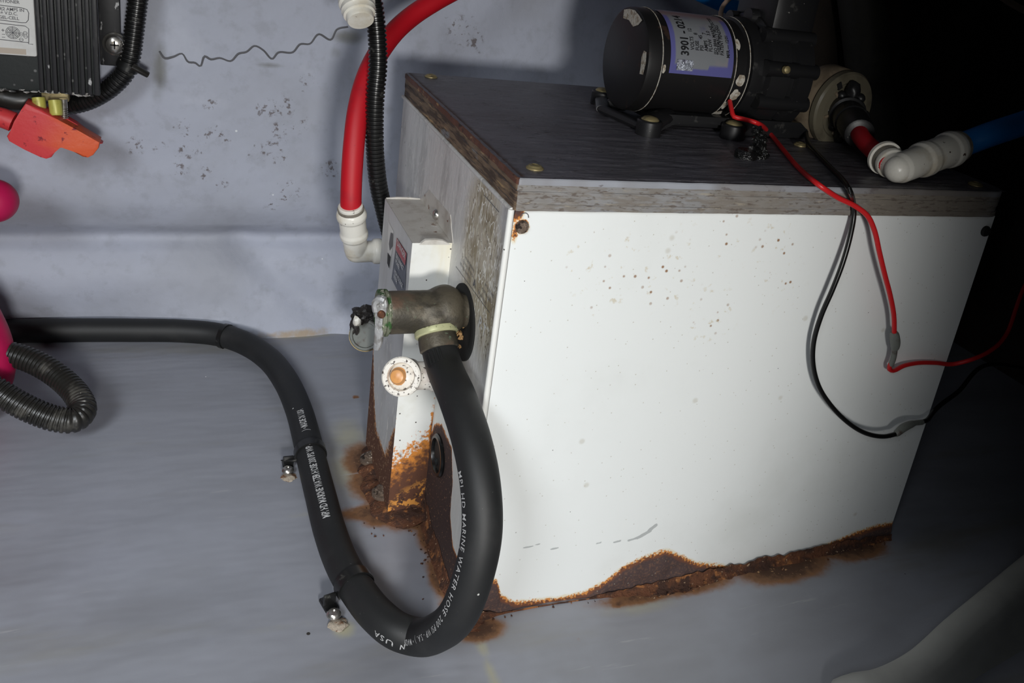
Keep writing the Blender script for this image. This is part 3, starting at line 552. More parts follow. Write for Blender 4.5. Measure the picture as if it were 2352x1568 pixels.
# crust fillet along the left and front bottom edges
def fil1(s, t):
    y = -.012 + .24 * t; h = .010 + .006 * noise.noise(Vector((y * 40, 0, 7))) + .014 * gs(((y - .12) / .03) ** 2); wd = .010 + .005 * noise.noise(Vector((y * 30, 5, 7)))
    a = s * PI / 2; z0 = floor_z(0, y) - .001; wob = 1 + .25 * noise.noise(Vector((y * 150, s * 8, 0)))
    return (-.0006 - wd * (1 - math.cos(a * .999)) * wob - (.001 if s > 0 else 0), y, z0 + h * (1 - math.sin(a)) ** 1.2 * wob), {}
o = grid(14, 240, fil1, [], 'side_crust', 'rustcrust', wh, 'crumbly rust along the foot of the end panel'); o['kind'] = 'stuff'
def fil2(s, t):
    x = -.010 + (W + .01) * t; k = interp([(-.01, .9), (.01, 1.2), (.03, .45), (.1, .3), (.13, .8), (.2, 1.3), (.27, 1.2), (.34, 1.4), (.4, 1.0)], x)
    h = (.007 + .004 * noise.noise(Vector((x * 40, 0, 17)))) * k; wd = (.008 + .004 * noise.noise(Vector((x * 30, 5, 17)))) * k
    a = s * PI / 2; z0 = floor_z(x, 0) - .001; wob = 1 + .3 * noise.noise(Vector((x * 150, s * 8, 0)))
    return (x, -.0030 - wd * (1 - math.cos(a)) * wob, z0 + h * (1 - math.sin(a)) ** 1.3 * wob), {}
o = grid(12, 400, fil2, [], 'front_crust', 'rustcrust', wh, 'crumbly rust along the foot of the front panel'); o['kind'] = 'stuff'
bm = bmesh.new()
for i in range(130):
    q = R.random()
    if q < .45: y = R.uniform(.02, .19); x = -.004 - abs(R.gauss(0, .007))
    elif q < .62: x = R.uniform(-.05, 0); y = R.uniform(.09, .13)
    else: x = R.uniform(-.02, W); y = -.004 - abs(R.gauss(0, .003))
    blob(bm, (x, y, floor_z(x, y) + .001), R.uniform(.0004, .0010), i, .8, 1)
o = obj('rust_flakes', bm, 'rustcrust', wh); o['kind'] = 'stuff'

# ================================================================ PLYWOOD BOARD
pb = thing('plywood_board', 'thick dark grey painted plywood board capping the water heater', 'board', (W / 2, D / 2, H))
npl = 5; th = (BT - H) / npl
def outline(off, z):
    x0, x1, y0, y1 = -.0005 + off, W + .004 - off, -.0035 + off, D + .004 - off; pts = []
    for cx_, cy_, r, a0 in ((x0, y0, .003, PI), (x1, y0, .014, 1.5 * PI), (x1, y1, .006, 0), (x0, y1, .006, .5 * PI)):
        ccx = cx_ + (r if a0 in (PI, .5 * PI) else -r); ccy = cy_ + (r if a0 in (PI, 1.5 * PI) else -r)
        for k in range(6):
            a = a0 + k * PI / 10; pts.append((ccx + r * math.cos(a), ccy + r * math.sin(a)))
    out = []
    for i, p in enumerate(pts):
        q = pts[(i + 1) % len(pts)]; L_ = math.hypot(q[0] - p[0], q[1] - p[1]); n = max(1, int(L_ / .004))
        for k in range(n):
            x = p[0] + (q[0] - p[0]) * k / n; y = p[1] + (q[1] - p[1]) * k / n; j = .0007 * noise.noise(Vector((x * 110, y * 110, z * 900)))
            out.append((x + (j if x < W / 2 else -j), y + (j if y < D / 2 else -j)))
    return out
for i in range(npl):
    z0 = H + i * th; z1 = z0 + th - (.00005 if i < npl - 1 else 0); off = [.0003, .0005, .0002, .0005, .0][i]
    bm = bmesh.new(); ol = outline(off, z0); k_ = .0006 if i == npl - 1 else 0; ol2 = [(x + (k_ if x < W / 2 else -k_), y + (k_ if y < D / 2 else -k_)) for x, y in ol]
    a = [bm.verts.new((x, y, z0)) for x, y in ol]; zt = z1 - (.0008 if i == npl - 1 else 0); b = [bm.verts.new((x, y, zt)) for x, y in ol]
    c = [bm.verts.new((x, y, z1)) for x, y in ol2]; n = len(ol)
    bm.faces.new(a)
    for k in range(n):
        k2 = (k + 1) % n
        for lo, hi in ((a, b), (b, c)):
            fc = bm.faces.new((lo[k], lo[k2], hi[k2], hi[k])); fc.material_index = (4 if i == npl - 1 else 1) if (lo[k].co.y < .002 or lo[k].co.x > W - .01) and lo[k].co.x > .0005 else (2 if i not in (npl - 1,) else 3)
    fc = bm.faces.new(c); fc.material_index = 0
    o = obj('ply', bm, ['boardtop', 'plyfront', 'plyleft', 'plyred', 'plypaint'], pb, True, 30)
    if i == npl - 1:
        for nm, fnc in (('rust', lambda v: gs((v.co.x / .010) ** 2)), ('pit', lambda v: 0)):
            pass
def topf(s, t):
    x = .0015 + (W + .0005) * s; y = -.001 + (D + .003) * t
    r = max(1.0 * gs((x / .006) ** 2), .4 * gs((x / .02) ** 2)); pit = max(gs(((x - .05) / .02) ** 2 + ((y - .12) / .05) ** 2), gs(((x - .045) / .02) ** 2 + ((y - .035) / .02) ** 2))
    g = .0003 * noise.noise(Vector((x * 40, y * 160, 0))) + .0003 * noise.noise(Vector((x * 15, y * 50, 4)))
    ed = min(s, 1 - s, t, 1 - t)
    return (x, y, BT - .0002 + (g + .0004 if ed > .003 else -.0003)), {'rust': r, 'pit': pit}
grid(220, 170, topf, ['rust', 'pit'], 'painted_face', 'boardtop', pb)
for px in ((0.01737, 0.01675, 0.32680), (0.02005, 0.29056, 0.32680), (0.28849, 0.11028, 0.32680), (0.38297, 0.01213, 0.32680)):
    bm = bmesh.new(); lathe(bm, [(.0056, 0), (.0056, .0008), (.0046, .0014), (.0040, .0022), (.0022, .0026), (.0016, .0019)], px, (0, 0, 1), 24)
    obj('cup_washer_screw', bm, 'tanbolt', pb)

# ================================================================ RELIEF VALVE
VY, VZ = .064, .2085
rv = thing('relief_valve', 'tarnished bronze relief valve with a pitted lever on the heater end', 'valve', (-.02, VY, VZ))
bm = bmesh.new()
lathe(bm, [(.012, 0), (.0148, .001), (.0148, .024), (.0148, .040)], (-.056, VY, VZ), (1, 0, 0), 36)
blob(bm, (-.016, VY, VZ), .0180, 1, .04, 4, (.92, 1, 1))
lathe(bm, [(.012, 0), (.012, .02)], (-.012, VY, VZ), (1, 0, 0), 30)
O0 = Vector((-.024, VY, VZ)); HS = Vector((-0.02200, 0.05009, 0.19288)); OD = (HS - O0).normalized()
lathe(bm, [(.017, 0), (.0155, .010), (.0125, (HS - O0).length - .006), (.0125, (HS - O0).length - .002)], O0, OD, 30)
vb = obj('valve_body', bm, 'brass', rv); remesh(vb, .0011, 6)
bm = bmesh.new(); lathe(bm, [(.0125, 0), (.0160, .0004), (.0162, .0030), (.0150, .0036), (.0162, .0044), (.0160, .0058), (.0145, .0064), (.0145, .0075)], (-.0615, VY, VZ), (1, 0, 0), 40); obj('bonnet_ring', bm, 'verdigris', rv, label='green corroded bonnet ring')
bm = bmesh.new(); lathe(bm, [(.0148, 0), (.0150, .001), (.0150, .0035), (.0140, .0045)], HS - OD * .008, OD, 36); obj('outlet_ring', bm, 'palebrass', rv, label='pale brass ring around the outlet')
bm = bmesh.new(); lathe(bm, [(.0128, -.004), (.0134, 0), (.0134, .006), (.0124, .007), (.0112, .007), (.0112, .016)], HS, OD, 32); obj('hose_tail', bm, 'brass', rv)
# lever: bent flat bar hinged on the bonnet
bm = bmesh.new()
q = [(-0.06220, 0.05952, 0.22302), (-0.06250, 0.04292, 0.22946), (-0.06250, 0.03538, 0.22808), (-0.06250, 0.03646, 0.21987), (-0.06250, 0.04067, 0.20842), (-0.06250, 0.04202, 0.19661), (-0.06250, 0.05036, 0.18702), (-0.06250, 0.06211, 0.18109), (-0.06250, 0.06635, 0.18386), (-0.06250, 0.06523, 0.19769), (-0.06250, 0.06756, 0.20799), (-0.06220, 0.07100, 0.21285)]
nrm = Vector((.45, -.85, .25)).normalized()
pc = Vector((-0.06250, 0.05031, 0.20676)); pl_n = (Vector((-.18, -.465, .469)) - pc).normalized()
def on_plane(p, c, n):
    cam_ = Vector((-.18095037, -.46516061, .46870012)); d = Vector(p) - cam_; t = (Vector(c) - cam_).dot(n) / d.dot(n); return cam_ + d * t
ln = Vector((-.55, -.80, .05)).normalized()
prism(bm, [on_plane(p, pc, ln) for p in q], -ln * .003, .0009); lv = obj('lever', bm, 'lever', rv, label='pitted grey lever')
bm = bmesh.new(); lathe(bm, [(.0028, 0), (.0026, .0016), (.0012, .002)], on_plane((-0.06250, 0.04776, 0.21563), pc, ln) , ln, 14); obj('pivot_pin', bm, 'rustcrust', lv)
bm = bmesh.new(); tube(bm, crv([on_plane((-0.06250, 0.06362, 0.20989), pc, ln), on_plane((-0.06250, 0.06842, 0.21440), pc, ln), on_plane((-0.06250, 0.05631, 0.22261), pc, ln), on_plane((-0.06250, 0.04233, 0.22789), pc, ln)], .002), .0026, 8); obj('lever_loop', bm, 'lever', lv)

# ================================================================ LONG BLACK HOSE
HR = .0122
hp = []
for a in ((-.75, .452, .012), (-.62, .450, .012), (-.48, .452, .012), (-0.37216, 0.45181, 0.01200), (-0.33878, 0.45063, 0.01200), (-0.29272, 0.44834, 0.01200), (-0.23258, 0.44284, 0.01200), (-0.18259, 0.43623, 0.01200), (-0.14861, 0.42495, 0.01200), (-0.12367, 0.40354, 0.01200), (-0.10250, 0.36776, 0.01200), (-0.08978, 0.32154, 0.01200), (-0.08305, 0.26542, 0.01200), (-0.08150, 0.22117, 0.01200), (-0.08115, 0.18095, 0.01200), (-0.08028, 0.13241, 0.01200), (-0.07919, 0.08886, 0.01200), (-0.07574, 0.05142, 0.01200), (-0.06855, 0.01976, 0.01200), (-0.06064, -0.00301, 0.01200), (-0.05038, -0.01982, 0.01200), (-0.03860, -0.02808, 0.01200)):
    hp.append(Vector(a))
hp += [Vector(a) for a in ((-0.03250, -0.05246, 0.03852), (-0.02900, -0.07458, 0.07420), (-0.02400, -0.07704, 0.10333), (-0.02000, -0.07074, 0.12926), (-0.01950, -0.05647, 0.15274), (-0.02050, -0.03512, 0.16922), (-0.02150, -0.00207, 0.17951), (-0.02200, 0.02672, 0.18626), (-0.02220, 0.04412, 0.19169))]
hp[-1] = HS + OD * .007; hp[-2] = (hp[-2] + hp[-1] * 1 + OD * .014) / 2
HC = crv(hp, .003)
hz = thing('water_hose', 'thick black rubber hose looping from the relief valve along the floor', 'hose', (-.08, .2, 0))
bm = bmesh.new(); tube(bm, HC, HR, 28); obj('hose_jacket', bm, 'hose', hz)
# hose ribs near the fitting
bm = bmesh.new(); T, F = frames(HC); SH = [0]
for a, b in zip(HC, HC[1:]): SH.append(SH[-1] + (b - a).length)
def hose_at(s):
    j = 0
    s = min(max(s, 0), SH[-1] - 1e-6)
    import bisect
    j = max(0, bisect.bisect_right(SH, s) - 1); j = min(j, len(HC) - 2); f = (s - SH[j]) / (SH[j + 1] - SH[j])
    return HC[j].lerp(HC[j + 1], f), T[j].lerp(T[j + 1], f).normalized()
def nearest_s(p):
    p = Vector(p); k = min(range(len(HC)), key=lambda i: (HC[i] - p).length); return SH[k]
for k in range(5):
    c, t = hose_at(SH[-1] - .004); pts = []
    a, u, v = basis(t); cdir = Vector((-.5, -.7, .35)); cdir = (cdir - t * cdir.dot(t)).normalized(); sd = t.cross(cdir)
    ang = -.55 + k * .22
    for ds in (-.016, -.006):
        c2, t2 = hose_at(SH[-1] + ds); pts.append(c2 + (cdir * math.cos(ang) + sd * math.sin(ang)) * (HR + .0001))
    tube(bm, [pts[0], pts[1]], .0008, 6)
obj('grip_ribs', bm, 'hose', hz)
def hose_text(s, s0, direction, ref, v0, size, sx, sp=1, bold=.00018):
    ref = Vector(ref)
    def fn(u, v):
        c, t = hose_at(s0 + direction * u); r = (ref - t * ref.dot(t)).normalized(); sd = (t * direction).cross(r) * -1
        up = r.cross(t * direction)
        th_ = (v + v0) / HR
        return c + (r * math.cos(th_) + up * math.sin(th_)) * (HR + .00025)
    return text_obj('hose_print', s, size, fn, 'hoseprint', hz, bold, sx=sx, sp=sp)
s1 = nearest_s((-0.08074, 0.09175, 0.01200))
hose_text('MPI HD MARINE WATER HOSE 200 PSI WP - S', s1, -1, (-.15, -.45, .8), -.0025, .0080, .640)
hose_text(') • MADE IN USA', nearest_s((-0.08115, 0.21142, 0.01200)), -1, (-.15, -.45, .8), -.0025, .0080, .60)
s2 = nearest_s((-0.01950, -0.05291, 0.16196))
hose_text('MPI HD MARINE WATER HOSE 200 PSI WP - S.A. ) • MADE IN USA', s2, -1, (-.97, -.34, .04), -.0030, .0055, 1.0, 1.22, .00002)
# clips holding the hose
def clip(name, s, side, tabs, label):
    c, t = hose_at(s); c = c.copy(); root = thing(name, label, 'hose clip', (c.x, c.y, 0), 'black hose clips'); del root['group']
    a, u, v = basis(t); up = Vector((0, 0, 1)); sd = t.cross(up).normalized() * side
    bm = bmesh.new(); n = 30; wdt = .0042; prev = None
    for k in range(n + 1):
        an = -.35 + (PI + 1.0) * k / n; d = sd * math.cos(an) + up * math.sin(an)
        row = [bm.verts.new(c + t * wdt * q1 + d * (HR + q2)) for q1, q2 in ((-1, .0001), (-1, .0014), (1, .0014), (1, .0001))]
        if prev:
            for i in range(4): bm.faces.new((prev[i], prev[(i + 1) % 4], row[(i + 1) % 4], row[i]))
        prev = row
    obj('strap', bm, 'loom', root, True, 30)
    base = c + sd * (HR + .006); base.z = .0
    bm = bmesh.new(); box(bm, (-.0045, -.008, 0), (.0045, .006, .0032), .0012); box(bm, (-.0045, -.0005, .003), (.0045, .002, .012), .0008)
    rot = Matrix((sd, t, up)).transposed().to_4x4()
    bmesh.ops.transform(bm, matrix=Matrix.Translation(base) @ rot, verts=bm.verts); obj('tab', bm, 'loom', root)
    bm = bmesh.new(); lathe(bm, [(.0052, 0), (.0050, .001), (.0036, .0024), (.0016, .0026), (.0010, .0018)], base + sd * tabs[0] + t * tabs[1] + Vector((0, 0, .0032)), (0, 0, 1), 18); obj('screw', bm, 'steel', root)
    bm = bmesh.new(); blob(bm, base + sd * tabs[0] + t * (tabs[1] * 1.6), .0058, 4, .35, 3, (1.1, 1.1, .30)); obj('sealant', bm, 'putty', root)
    return root
sc = nearest_s((-0.07959, 0.19368, 0.01200)); sgn = 1 if (hose_at(sc)[1].cross(Vector((0, 0, 1)))).x < 0 else -1
r1 = clip('hose_clip', sc, sgn, (.0010, .0085), 'hose clip with pointed tail on the upper floor run')
c, t = hose_at(sc); bm = bmesh.new(); tube(bm, crv([Vector((-0.08564, 0.19437, 0.01000)), Vector((-0.09405, 0.19011, 0.00900)), Vector((-0.10557, 0.19291, 0.00800))], .003), .002, 8, True, lambda s, i: max(.0030 - s * .12, .0004)); obj('tail', bm, 'loom', r1)
clip('hose_clip', nearest_s((-0.07111, 0.02995, 0.01200)), sgn, (.0010, .0110), 'hose clip just before the hose bends into its loop')
c, t = hose_at(nearest_s((-0.14015, 0.42011, 0.01200)))
bm = bmesh.new(); lathe(bm, [(HR - .001, -.0022), (HR + .0012, -.0022), (HR + .0012, .0022), (HR - .001, .0022)], c, t, 30); zt = obj('tie_band', bm, 'loom', None)
zroot = thing('cable_tie', 'narrow black tie around the hose where it leaves the wall', 'cable tie', (c.x, c.y, 0)); zt.parent = zroot; zt.matrix_parent_inverse = Matrix.Translation(-zroot.location)
bm = bmesh.new(); box(bm, c + Vector((.001, -.016, .0)), c + Vector((.007, -.009, .006)), .001); obj('tie_head', bm, 'loom', zroot)

# ================================================================ WHITE TEE FITTING (open end with orange plug)
tf = thing('tee_fitting', 'speckled white pipe fitting with an orange plug in its open mouth', 'pipe fitting', (-.03, .1, .15))
MO = Vector((-0.04500, 0.05136, 0.16569)); MD = (Vector((-.20, -.465, .43)) - MO).normalized(); MD = (MD + Vector((-.25, .02, 0))).normalized()
bm = bmesh.new(); Rm = .0131
lathe(bm, [(Rm - .002, -.020), (Rm - .001, -.018), (Rm - .0005, -.004), (Rm + .0006, -.0025), (Rm + .0006, -.0004), (Rm - .0004, .0004), (.0098, .0004), (.0094, -.0004), (.0094, -.010), (.0005, -.010)], MO, MD, 40, True)
obj('mouth', bm, 'whitedirty', tf)
bm = bmesh.new(); lathe(bm, [(.0066, -.012), (.0066, -.0045), (.0062, -.0035), (.0062, -.0022), (.0054, -.0014), (.0053, .0010), (.0044, .0026), (.002, .0034)], MO + Vector((-.0022, 0, .0004)), MD, 30); obj('plug', bm, 'orange', tf, label='orange plastic plug')
bm = bmesh.new(); a0 = MO - MD * .012; e0 = Vector((.0, a0.y - .002, a0.z - .001)); dd = e0 - a0; LL = dd.length
lathe(bm, [(.0095, -.002), (.0100, .006), (.0100, LL * .45), (.0115, LL * .47), (.0125, LL * .7), (.0125, LL - .002)], a0, dd, 32); blob(bm, a0, .0125, 1, 0, 3); remesh(obj('body', bm, 'whitedirty', tf), .0011, 4)

# ================================================================ ELBOW, RED TUBE
def pushfit(bm, c, ax, r, L_, mi=0):
    lathe(bm, [(r * .80, 0), (r * .88, L_ * .04), (r * .90, L_ * .34), (r * 1.04, L_ * .38), (r * 1.06, L_ * .46), (r * .98, L_ * .52), (r * .99, L_ * .80), (r * 1.10, L_ * .83), (r * 1.12, L_ * .90), (r * 1.04, L_ * .96), (r * .9, L_)], c, ax, 32, True, mi)
e1 = thing('elbow_fitting', 'white plastic elbow under the end of the thick red tube', 'pipe elbow', tuple((-0.04491, 0.23500, 0.18252)))
ec = Vector((-0.04570, 0.23500, 0.18333)); ru = Vector((-0.05480, 0.22200, 0.22577)) - ec; ruL = ru.length
bm = bmesh.new(); pushfit(bm, ec, ru, .0112, ruL); blob(bm, ec, .0094, 1, 0, 3); ad = Vector((-.002, .235, ec.z + .001)) - ec
lathe(bm, [(.0094, 0), (.0092, .014), (.0108, .0145), (.0112, .017), (.0112, .021), (.0098, .022), (.0098, ad.length)], ec, ad, 30)
remesh(obj('elbow_body', bm, 'white', e1), .0007, 1)
bm = bmesh.new(); lathe(bm, [(.0106, 0), (.0108, .0022), (.0094, .0030)], ec + ru.normalized() * (ruL - .0005), ru, 32); obj('collet', bm, 'collargrey', e1, label='grey collet ring')
bm = bmesh.new(); lathe(bm, [(.0100, 0), (.0100, .0018), (.0090, .0026)], ec + ru.normalized() * (ruL + .0022), ru, 32); obj('collet_rim', bm, 'white', e1)
rt0 = ec + ru.normalized() * (ruL - .008)
tag(tube_obj('red_tube', [rt0, (-0.05499, 0.22250, 0.23014), (-0.05524, 0.22600, 0.25519), (-0.05398, 0.23200, 0.27919), (-0.05072, 0.24200, 0.30394), (-0.04418, 0.25500, 0.32481), (-0.03406, 0.27000, 0.34242), (-0.01858, 0.28500, 0.36110), (0.00037, 0.30000, 0.37599), (0.02092, 0.31000, 0.38895), (0.04415, 0.32000, 0.40146), (0.07403, 0.33000, 0.41703), (0.13637, 0.36000, 0.44927), (0.26025, 0.40000, 0.52572), (0.46947, 0.42000, 0.61947)], .0086, 'redtube', None, 24, .004), 'thick red tube curving down the wall to the white elbow', 'tube')
lo1 = loom_obj('corrugated_conduit', [(-.075, .330, .62), (-.062, .280, .50), (-0.04793, 0.24500, 0.40513), (-0.04401, 0.24200, 0.38939), (-0.04002, 0.24000, 0.36649), (-0.03801, 0.23800, 0.34290), (-0.03875, 0.23600, 0.31863), (-0.03788, 0.23500, 0.29373), (-0.03534, 0.23500, 0.26802), (-0.03034, 0.23600, 0.24131), (-0.02300, 0.23800, 0.21734), (-0.01387, 0.24200, 0.18768), (-0.00601, 0.25000, 0.13345)], .0076, 'loom')
tag(lo1, 'black corrugated conduit hanging in front of the thick red tube', 'conduit')
# white stop plug at the top
sp = thing('stop_plug', 'ivory push-fit stop end hanging beside the corrugated conduit', 'pipe fitting', tuple((-0.06196, 0.21000, 0.38543)))
pc0 = Vector((-0.06384, 0.23500, 0.40926)); pc1 = Vector((-0.05962, 0.20500, 0.38066)); dv = pc1 - pc0; L_ = dv.length
bm = bmesh.new(); lathe(bm, [(.0118, 0), (.0120, L_ * .45), (.0134, L_ * .48), (.0136, L_ * .62), (.0122, L_ * .66), (.0124, L_ * .70), (.0128, L_ * .76), (.0118, L_ * .80), (.0118, L_ * .86), (.0100, L_ * .87)], pc0, dv, 36); obj('socket', bm, 'white', sp)
tube_obj('pipe_stub', [pc0 + dv.normalized() * .01, pc0 - dv.normalized() * .04, pc0 - dv.normalized() * .10 + Vector((-.01, .03, .02)), pc0 + Vector((-.05, .15, .22))], .0085, 'white', sp, 20)
bm = bmesh.new(); lathe(bm, [(.0100, L_ * .78), (.0102, L_ * .96), (.0096, L_), (.004, L_ * 1.005)], pc0, dv, 36); obj('end_cap', bm, 'white', sp)

# ================================================================ DRAIN COCK behind the cover
dc = thing('drain_cock', 'grey round drain fitting with dark crumpled tape behind the heater cover', 'drain valve', tuple((-0.03114, 0.26000, 0.09423)))
p0 = Vector((-0.02870, 0.25500, 0.09219)); ax = Vector((-.35, -.8, .3)).normalized()
bm = bmesh.new(); lathe(bm, [(.010, -.016), (.0145, -.012), (.0145, -.001), (.0135, 0), (.0118, 0), (.0112, -.002), (.001, -.002)], p0, ax, 32); obj('grey_cup', bm, 'splice', dc)
bm = bmesh.new(); lathe(bm, [(.0152, -.013), (.0152, -.006), (.014, -.006)], p0 + Vector((0, .004, -.003)), ax, 32); obj('brass_rim', bm, 'brassrim', dc)
bm = bmesh.new(); blob(bm, Vector((-0.02861, 0.26600, 0.10814)), .0095, 8, .5, 4, (1, 1, .8), 1.6); blob(bm, Vector((-0.03674, 0.26400, 0.09919)), .0055, 9, .5, 4, (.7, 1, 1.9), 1.6); obj('crumpled_tape', bm, 'tape', dc)
bm = bmesh.new(); blob(bm, Vector((-0.03875, 0.24500, 0.11178)), .0035, 3, .5, 2, (1, 1, 1.3)); obj('cream_bit', bm, 'white', dc)

# ================================================================ PUMP
MYc, MR = .166, .0405; MZ = BT + .0095 + MR
pm = thing('water_pump', 'black electric water pump bolted on the plywood board', 'pump', (.22, MYc, BT))
ax = Vector((1, .0, .0)).normalized(); M0 = Vector((.1415, MYc, MZ))
bm = bmesh.new(); lathe(bm, [(.001, 0), (MR - .003, 0), (MR - .0006, .0012), (MR, .004), (MR, .0125)], M0, ax, 64); ecap = obj('end_cap', bm, 'motor', pm)
bm = bmesh.new(); lathe(bm, [(MR + .0004, .0125), (MR + .0006, .0138), (MR - .0006, .0142), (MR - .0010, .0195), (MR - .001, .078), (MR - .0006, .0785)], M0, ax, 64); mb = obj('motor_body', bm, 'motor', pm)
bm = bmesh.new(); lathe(bm, [(MR + .0002, .078), (MR + .0004, .080), (MR - .0012, .0815), (MR - .0012, .090), (MR + .0008, .0910), (MR + .0008, .0930), (MR - .001, .094)], M0, ax, 64); obj('motor_collar', bm, 'motor', pm)
for h, rr in ((.0128, MR + .0004), (.0795, MR + .0004), (.0922, MR + .0008)):
    bm = bmesh.new(); a, u, v = basis(ax); pts = [M0 + ax * h + (u * math.cos(2 * PI * k / 64) + v * math.sin(2 * PI * k / 64)) * rr for k in range(65)]
    tube(bm, pts, .00035, 6, False); o = obj('worn_rim', bm, 'chip', pm)
# chipped paint patches as thin flakes on the shell
def shell(u_, th_, r): return M0 + ax * u_ + Vector((0, -math.cos(th_), math.sin(th_))) * r
def flake(u0, t0, ru_, rt_, seed, r=MR):
    bm = bmesh.new(); n = 18; ctr = bm.verts.new(shell(u0, t0, r + .0005)); ring = []
    for k in range(n):
        a = 2 * PI * k / n; q = 1 + .35 * noise.noise(Vector((math.cos(a) * 1.5, math.sin(a) * 1.5, seed)))
        ring.append(bm.verts.new(shell(u0 + ru_ * q * math.cos(a), t0 + rt_ * q * math.sin(a) / MR, r + .0003)))
    for k in range(n): bm.faces.new((ctr, ring[k], ring[(k + 1) % n]))
    obj('paint_chip', bm, 'chip', pm)
flake(.0860, -.08, .0042, .0048, 1); flake(.0855, -.40, .0042, .0050, 2); flake(.0820, -.66, .0022, .0050, 3); flake(.0830, -1.02, .0034, .0058, 4); flake(.0815, .62, .0020, .0046, 5); flake(.0150, .02, .0016, .0030, 6)
# chips on the end cap face
def capchip(pts, seed):
    bm = bmesh.new(); V = [M0 + Vector((-.0004, -math.cos(t) * r, math.sin(t) * r)) for r, t in pts]; c = sum(V, Vector()) / len(V); cv = bm.verts.new(c); vs = [bm.verts.new(v + Vector((0, R.uniform(-.0005, .0005), R.uniform(-.0005, .0005)))) for v in V]
    for k in range(len(vs)): bm.faces.new((cv, vs[k], vs[(k + 1) % len(vs)]))
    obj('paint_chip', bm, 'chip', pm)
capchip([(MR - .002, 1.0), (MR - .002, 1.2), (MR - .002, 1.4), (MR - .002, 1.65), (MR - .002, 1.9), (MR - .009, 1.95), (MR - .011, 1.6), (MR - .013, 1.3), (MR - .008, 1.05)], 1)
capchip([(MR - .002, .30), (MR - .002, .1), (MR - .002, -.15), (MR - .008, -.2), (MR - .009, .0), (MR - .010, .2), (MR - .006, .34)], 2)
# label on the motor
def lab(s, t):
    u = .0200 + .0570 * s; th_ = -.05 + 1.65 * t; e = 1 - min(1, min(s / .10, (1 - s) / .12, t / .16 if s < .3 or s > .6 else t / .10) )
    return tuple(shell(u, th_, MR - .00035 + .0002 * (1 - e))), {'edge': max(e, 0) ** .6 if t < .8 else 0, 'redtop': min(max((t - .62) / .3, 0), 1)}
ml = grid(80, 60, lab, ['edge', 'redtop'], 'motor_label', 'motorlabel', mb, 'faded grey label with blue border')
def lfn(u0, t0):
    return lambda a, b: shell(u0 - b, t0 + a / MR, MR + .00002)
for u0, t0, s_, sz, bo in ((.0355, .30, '3901 - 0214', .0098, .0003), (.0405, .42, 'VOLTS    12', .0046, .0001), (.0450, .42, 'FUSE     8', .0046, .0001), (.0490, .42, 'PSI     45', .0046, .0001), (.0530, .42, 'AMPS     7', .0046, .0001), (.0570, .42, 'FLOW   3.0', .0046, .0001),
                           (.0615, .38, 'ISO 8846 MARINE', .0042, .0001), (.0645, .37, 'THERMALLY PROTECTED', .0042, .0001), (.0675, .37, 'PATENT PENDING', .0042, .0001), (.0730, .33, 'MFR — 12/01', .0042, .0001)):
    text_obj('label_print', s_, sz, lfn(u0, t0), 'inkblack', mb, bo, sx=.80)
bm = bmesh.new(); rows = []
for i in range(13):
    rows.append([bm.verts.new(shell(.0255 + .0145 * i / 12, .02 + .20 * j / 8, MR + .0002 + .0004 * R.random())) for j in range(9)])
for i in range(12):
    for j in range(8): bm.faces.new((rows[i][j], rows[i + 1][j], rows[i + 1][j + 1], rows[i][j + 1]))
obj('clear_tape', bm, 'foil', mb, False, label='shiny crinkled clear tape')
# pump head
hx = M0.x + .094
bm = bmesh.new(); lathe(bm, [(MR - .004, 0), (MR + .001, .001), (MR + .002, .010), (MR + .001, .014), (MR + .006, .016), (MR + .007, .034), (MR + .004, .036), (MR + .004, .040), (MR + .008, .042), (MR + .008, .056), (MR + .002, .060), (MR - .006, .064), (.001, .065)], (hx, MYc, MZ), ax, 56); hd = obj('pump_head', bm, 'blackplastic', pm)
for k in range(10):
    a = 2 * PI * k / 10 + .2; d = Vector((0, -math.cos(a), math.sin(a))); bm = bmesh.new()
    tube(bm, [Vector((hx + .010, MYc, MZ)) + d * (MR + .004), Vector((hx + .060, MYc, MZ)) + d * (MR + .004)], .0065, 14)
    rb = obj('bolt_boss', bm, 'blackplastic', hd)
bm = bmesh.new(); box(bm, (hx + .018, MYc - .03, MZ + .02), (hx + .062, MYc + .03, MZ + .075), .008); obj('pressure_switch', bm, 'blackplastic', pm)
for k in range(5):
    bm = bmesh.new(); a = -.5 + k * .35; c = Vector((hx + .024 + .004 * (k % 2), MYc - math.cos(a) * (MR + .012), MZ + math.sin(a) * (MR + .010))); lathe(bm, [(.0034, 0), (.003, .003), (.001, .004)], c, (0, -math.cos(a), math.sin(a)), 10); obj('housing_screw', bm, 'tanbolt', hd) if k in (2,) else bm.free()
# base cradle
bm = bmesh.new(); box(bm, (.165, MYc - .030, BT + .004), (.305, MYc + .030, BT + .014), .003)
def arm(bm, a, b, r0, r1, h): 
    a, b = Vector(a), Vector(b); tube(bm, crv([a, a.lerp(b, .5) + Vector((0, 0, h)), b], .004), 0, 12, True, lambda s, i: r0 + (r1 - r0) * min(s / (b - a).length, 1), .6)
for fx, fy in ((.149, .119), (.228, .122), (.156, .222), (.235, .222)):
    yy = MYc - .022 if fy < MYc else MYc + .022
    lathe(bm, [(.0098, 0), (.0100, .0008), (.0100, .0112), (.0092, .0122), (.006, .0124)], (fx, fy, BT), (0, 0, 1), 24)
    arm(bm, (fx, fy, BT + .006), (fx + .028, yy, BT + .011), .0085, .010, .002)
arm(bm, (.149, .119, BT + .005), (.135, .175, BT + .006), .0065, .0055, .0); arm(bm, (.135, .175, BT + .006), (.156, .222, BT + .006), .0055, .0065, .0)
